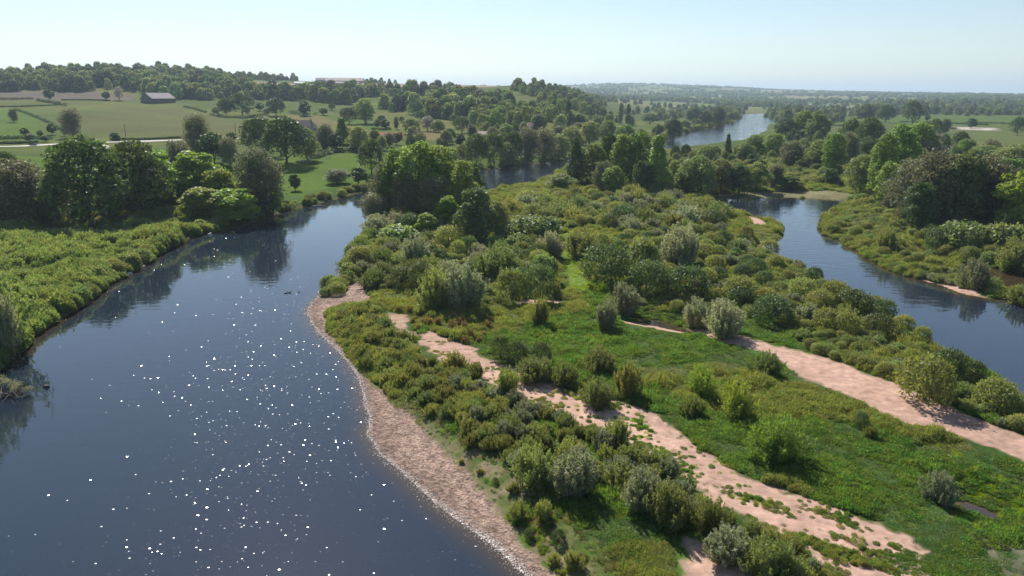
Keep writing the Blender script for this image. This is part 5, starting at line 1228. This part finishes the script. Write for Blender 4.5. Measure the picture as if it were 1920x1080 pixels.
# ------------------------------------------------------------------ dead wood, rocks
def snag(name, label, loc, segs, mat='dead', cat='driftwood', rz=0, n=6):
    a = MB()
    for P, r0, r1 in segs:
        k = len(P); a.tube(P, [r0 + (r1 - r0) * i / (k - 1) for i in range(k)], n)
    o = a.build(name, M[mat], None, True); o.location = loc; o.rotation_euler = (0, 0, rz); tag(o, label, cat); return o
g, h_, _ = at_box([1873], [398], [476], [4])[0]
snag('dead_tree', 'bare dead trunk standing upright among the right bank bushes', g, [([(0, 0, -.3), (.1, 0, h_ * .5), (-.1, .1, h_)], .22, .07), ([(.08, 0, h_ * .45), (.5, 0, h_ * .62)], .06, .03), ([(0, 0, h_ * .7), (-.4, .1, h_ * .85)], .05, .02)], 'bark', 'dead tree')
g = march(1836, 486)[0]
snag('dead_branch', 'bleached fallen branch at the head of the brown inlet', (g[0], g[1], g[2] + .3), [([(1.4, -.6, 0), (.3, 0, .7), (-1.0, .5, 1.1), (-2.4, .6, 1.0)], .14, .05), ([(-.2, .2, .85), (-1.0, -.4, 1.5)], .07, .03), ([(-1.2, .5, 1.1), (-1.8, 1.2, 1.6)], .06, .02), ([(.3, 0, .7), (.2, .6, 1.5)], .06, .02)])
q = flat(1874, 557)
snag('driftwood_log', 'long thin log lying in the water at the tip of the sand spit', (q[0], q[1], .12), [([(-2.4, .1, .05), (0, 0, .12), (2.3, -.1, .02)], .13, .08), ([(-1.3, 0, .05), (-1.5, -.1, -.9)], .1, .08), ([(.9, 0, .1), (1.3, .4, .5)], .06, .02)])
q = flat(598, 387)
snag('driftwood_log', 'pale branch lying in the water off the pasture bank', (q[0], q[1], .12), [([(-2.2, .2, 0), (0, 0, .15), (2.2, -.2, .05)], .3, .12), ([(0, 0, .15), (.8, .8, .5)], .12, .04)])
q = flat(24, 742)
fo_ = empty('fallen_willow', (q[0], q[1], 0), 0); tag(fo_, 'fallen willow with pale twigs lying in the river at the left edge', 'fallen tree')
a = MB(); a.tube([(-9, 1.5, 1.2), (-4, .5, .8), (-1, -.3, .35), (2.2, .1, .15)], [.4, .3, .2, .08], 7)
for k in range(26):
    t = R.random(); b0 = Vector((-7 + 8.5 * t, 1.0 - 1.2 * t, .9 - .6 * t)); d = Vector((R.uniform(.1, 1), R.uniform(-1, 1), R.uniform(.1, .9))).normalized(); l_ = R.uniform(.8, 2.6)
    a.tube([b0, b0 + d * l_ * .5 + Vector((0, 0, .15)), b0 + d * l_], [.09, .05, .02], 5)
a.build('trunk', M['bark'], fo_)
a = MB()
for k in range(30):
    b0 = Vector((R.uniform(-5, 2.2), R.uniform(-1.2, 1), .1)); d = Vector((R.uniform(-.3, 1), R.uniform(-1, .6), R.uniform(.0, .8))).normalized(); l_ = R.uniform(.8, 2.4)
    a.tube([b0, b0 + d * l_ * .5 + Vector((0, 0, R.uniform(-.1, .3))), b0 + d * l_], [.05, .035, .012], 4)
a.build('branch', M['dead'], fo_)
cen = [(-6 + 1.3 * k + R.uniform(-.5, .5), 3.0 - .45 * k + R.uniform(-.5, .6), 1.3 - .1 * k) for k in range(7)]
V, T_ = lobe_leaves(cen, [1.1 - .07 * k for k in range(7)], 2200, .13, .035, flat_=.6, fluff=.4, skip=.2); link(bpy.data.objects.new('foliage', quadmesh('foliage', [V], [T_], [M['silver']])), fo_)
q = flat(42, 722); o = empty('crate', (q[0], q[1], .1), .4); tag(o, 'dark green slatted crate caught in the fallen willow', 'crate'); M['greenp'] = plain_mat('green_plastic', (.05, .11, .09), .5, .15, 3)
a = MB()
for z in (.15, .45, .75):
    a.box((0, -.45, z), (1.3, .04, .16)); a.box((0, .45, z), (1.3, .04, .16)); a.box((-.65, 0, z), (.04, .9, .16)); a.box((.65, 0, z), (.04, .9, .16))
a.build('slats', M['greenp'], o); a = MB()
for sx in (-.63, .63):
    for sy in (-.43, .43): a.box((sx, sy, .45), (.09, .09, .95))
a.build('frame', M['greenp'], o)
def rock(px, py, sz, label, mat):
    q = march(px, py)[0]; a = MB(); n = 9
    for k in range(3): a.box((R.uniform(-.2, .2) * sz, R.uniform(-.2, .2) * sz, (.1 + .12 * k) * sz), (sz * (1 - .2 * k), sz * (.75 - .15 * k), sz * .35), R.uniform(0, 3), top=.65)
    o = a.build('rock', mat, None); o.location = (q[0], q[1], max(q[2], 0) - .02); tag(o, label, 'rock')
M['palerock'] = plain_mat('pale_rock', (.55, .52, .47), .8, .2, 3, bump=.02); M['darkrock'] = plain_mat('dark_rock', (.05, .045, .04), .6, .2, 3, bump=.02)
rock(88, 726, .8, 'dark wet stone at the outer tip of the fallen willow', M['darkrock'])
for px, py, sz, lb_ in [(243,514,1.3,'pale flat stones at the water edge below the broad-leaved strip'), (228,518,.9,'smaller pale stone left of the biggest one at the left shore'), (268,502,1.1,'pale stone right of the biggest one at the left shore'), (393,441,1.4,'pale stone at the end of the broad-leaved strip'), (150,566,1.0,'pale stone on the earth bank of the left shore')]: rock(px, py, sz, lb_, M['palerock'])

# ------------------------------------------------------------------ haze
hm, nt, p, out = new_mat('haze'); nt.nodes.remove(p); pv = N(nt, 'ShaderNodeVolumePrincipled'); pv.inputs['Color'].default_value = (.66, .84, 1.0, 1)
pv.inputs['Density'].default_value = 9.5e-5; pv.inputs['Anisotropy'].default_value = .2; nt.links.new(pv.outputs[0], out.inputs['Volume'])
mb = MB(); zt_ = max(HC, float(ZZ.max())) + 45; mb.box((0, 0, (zt_ - 3.5) / 2), (54000, 54000, zt_ + 3.5)); hz_ = mb.build('haze', hm); tag(hz_, kind='stuff')
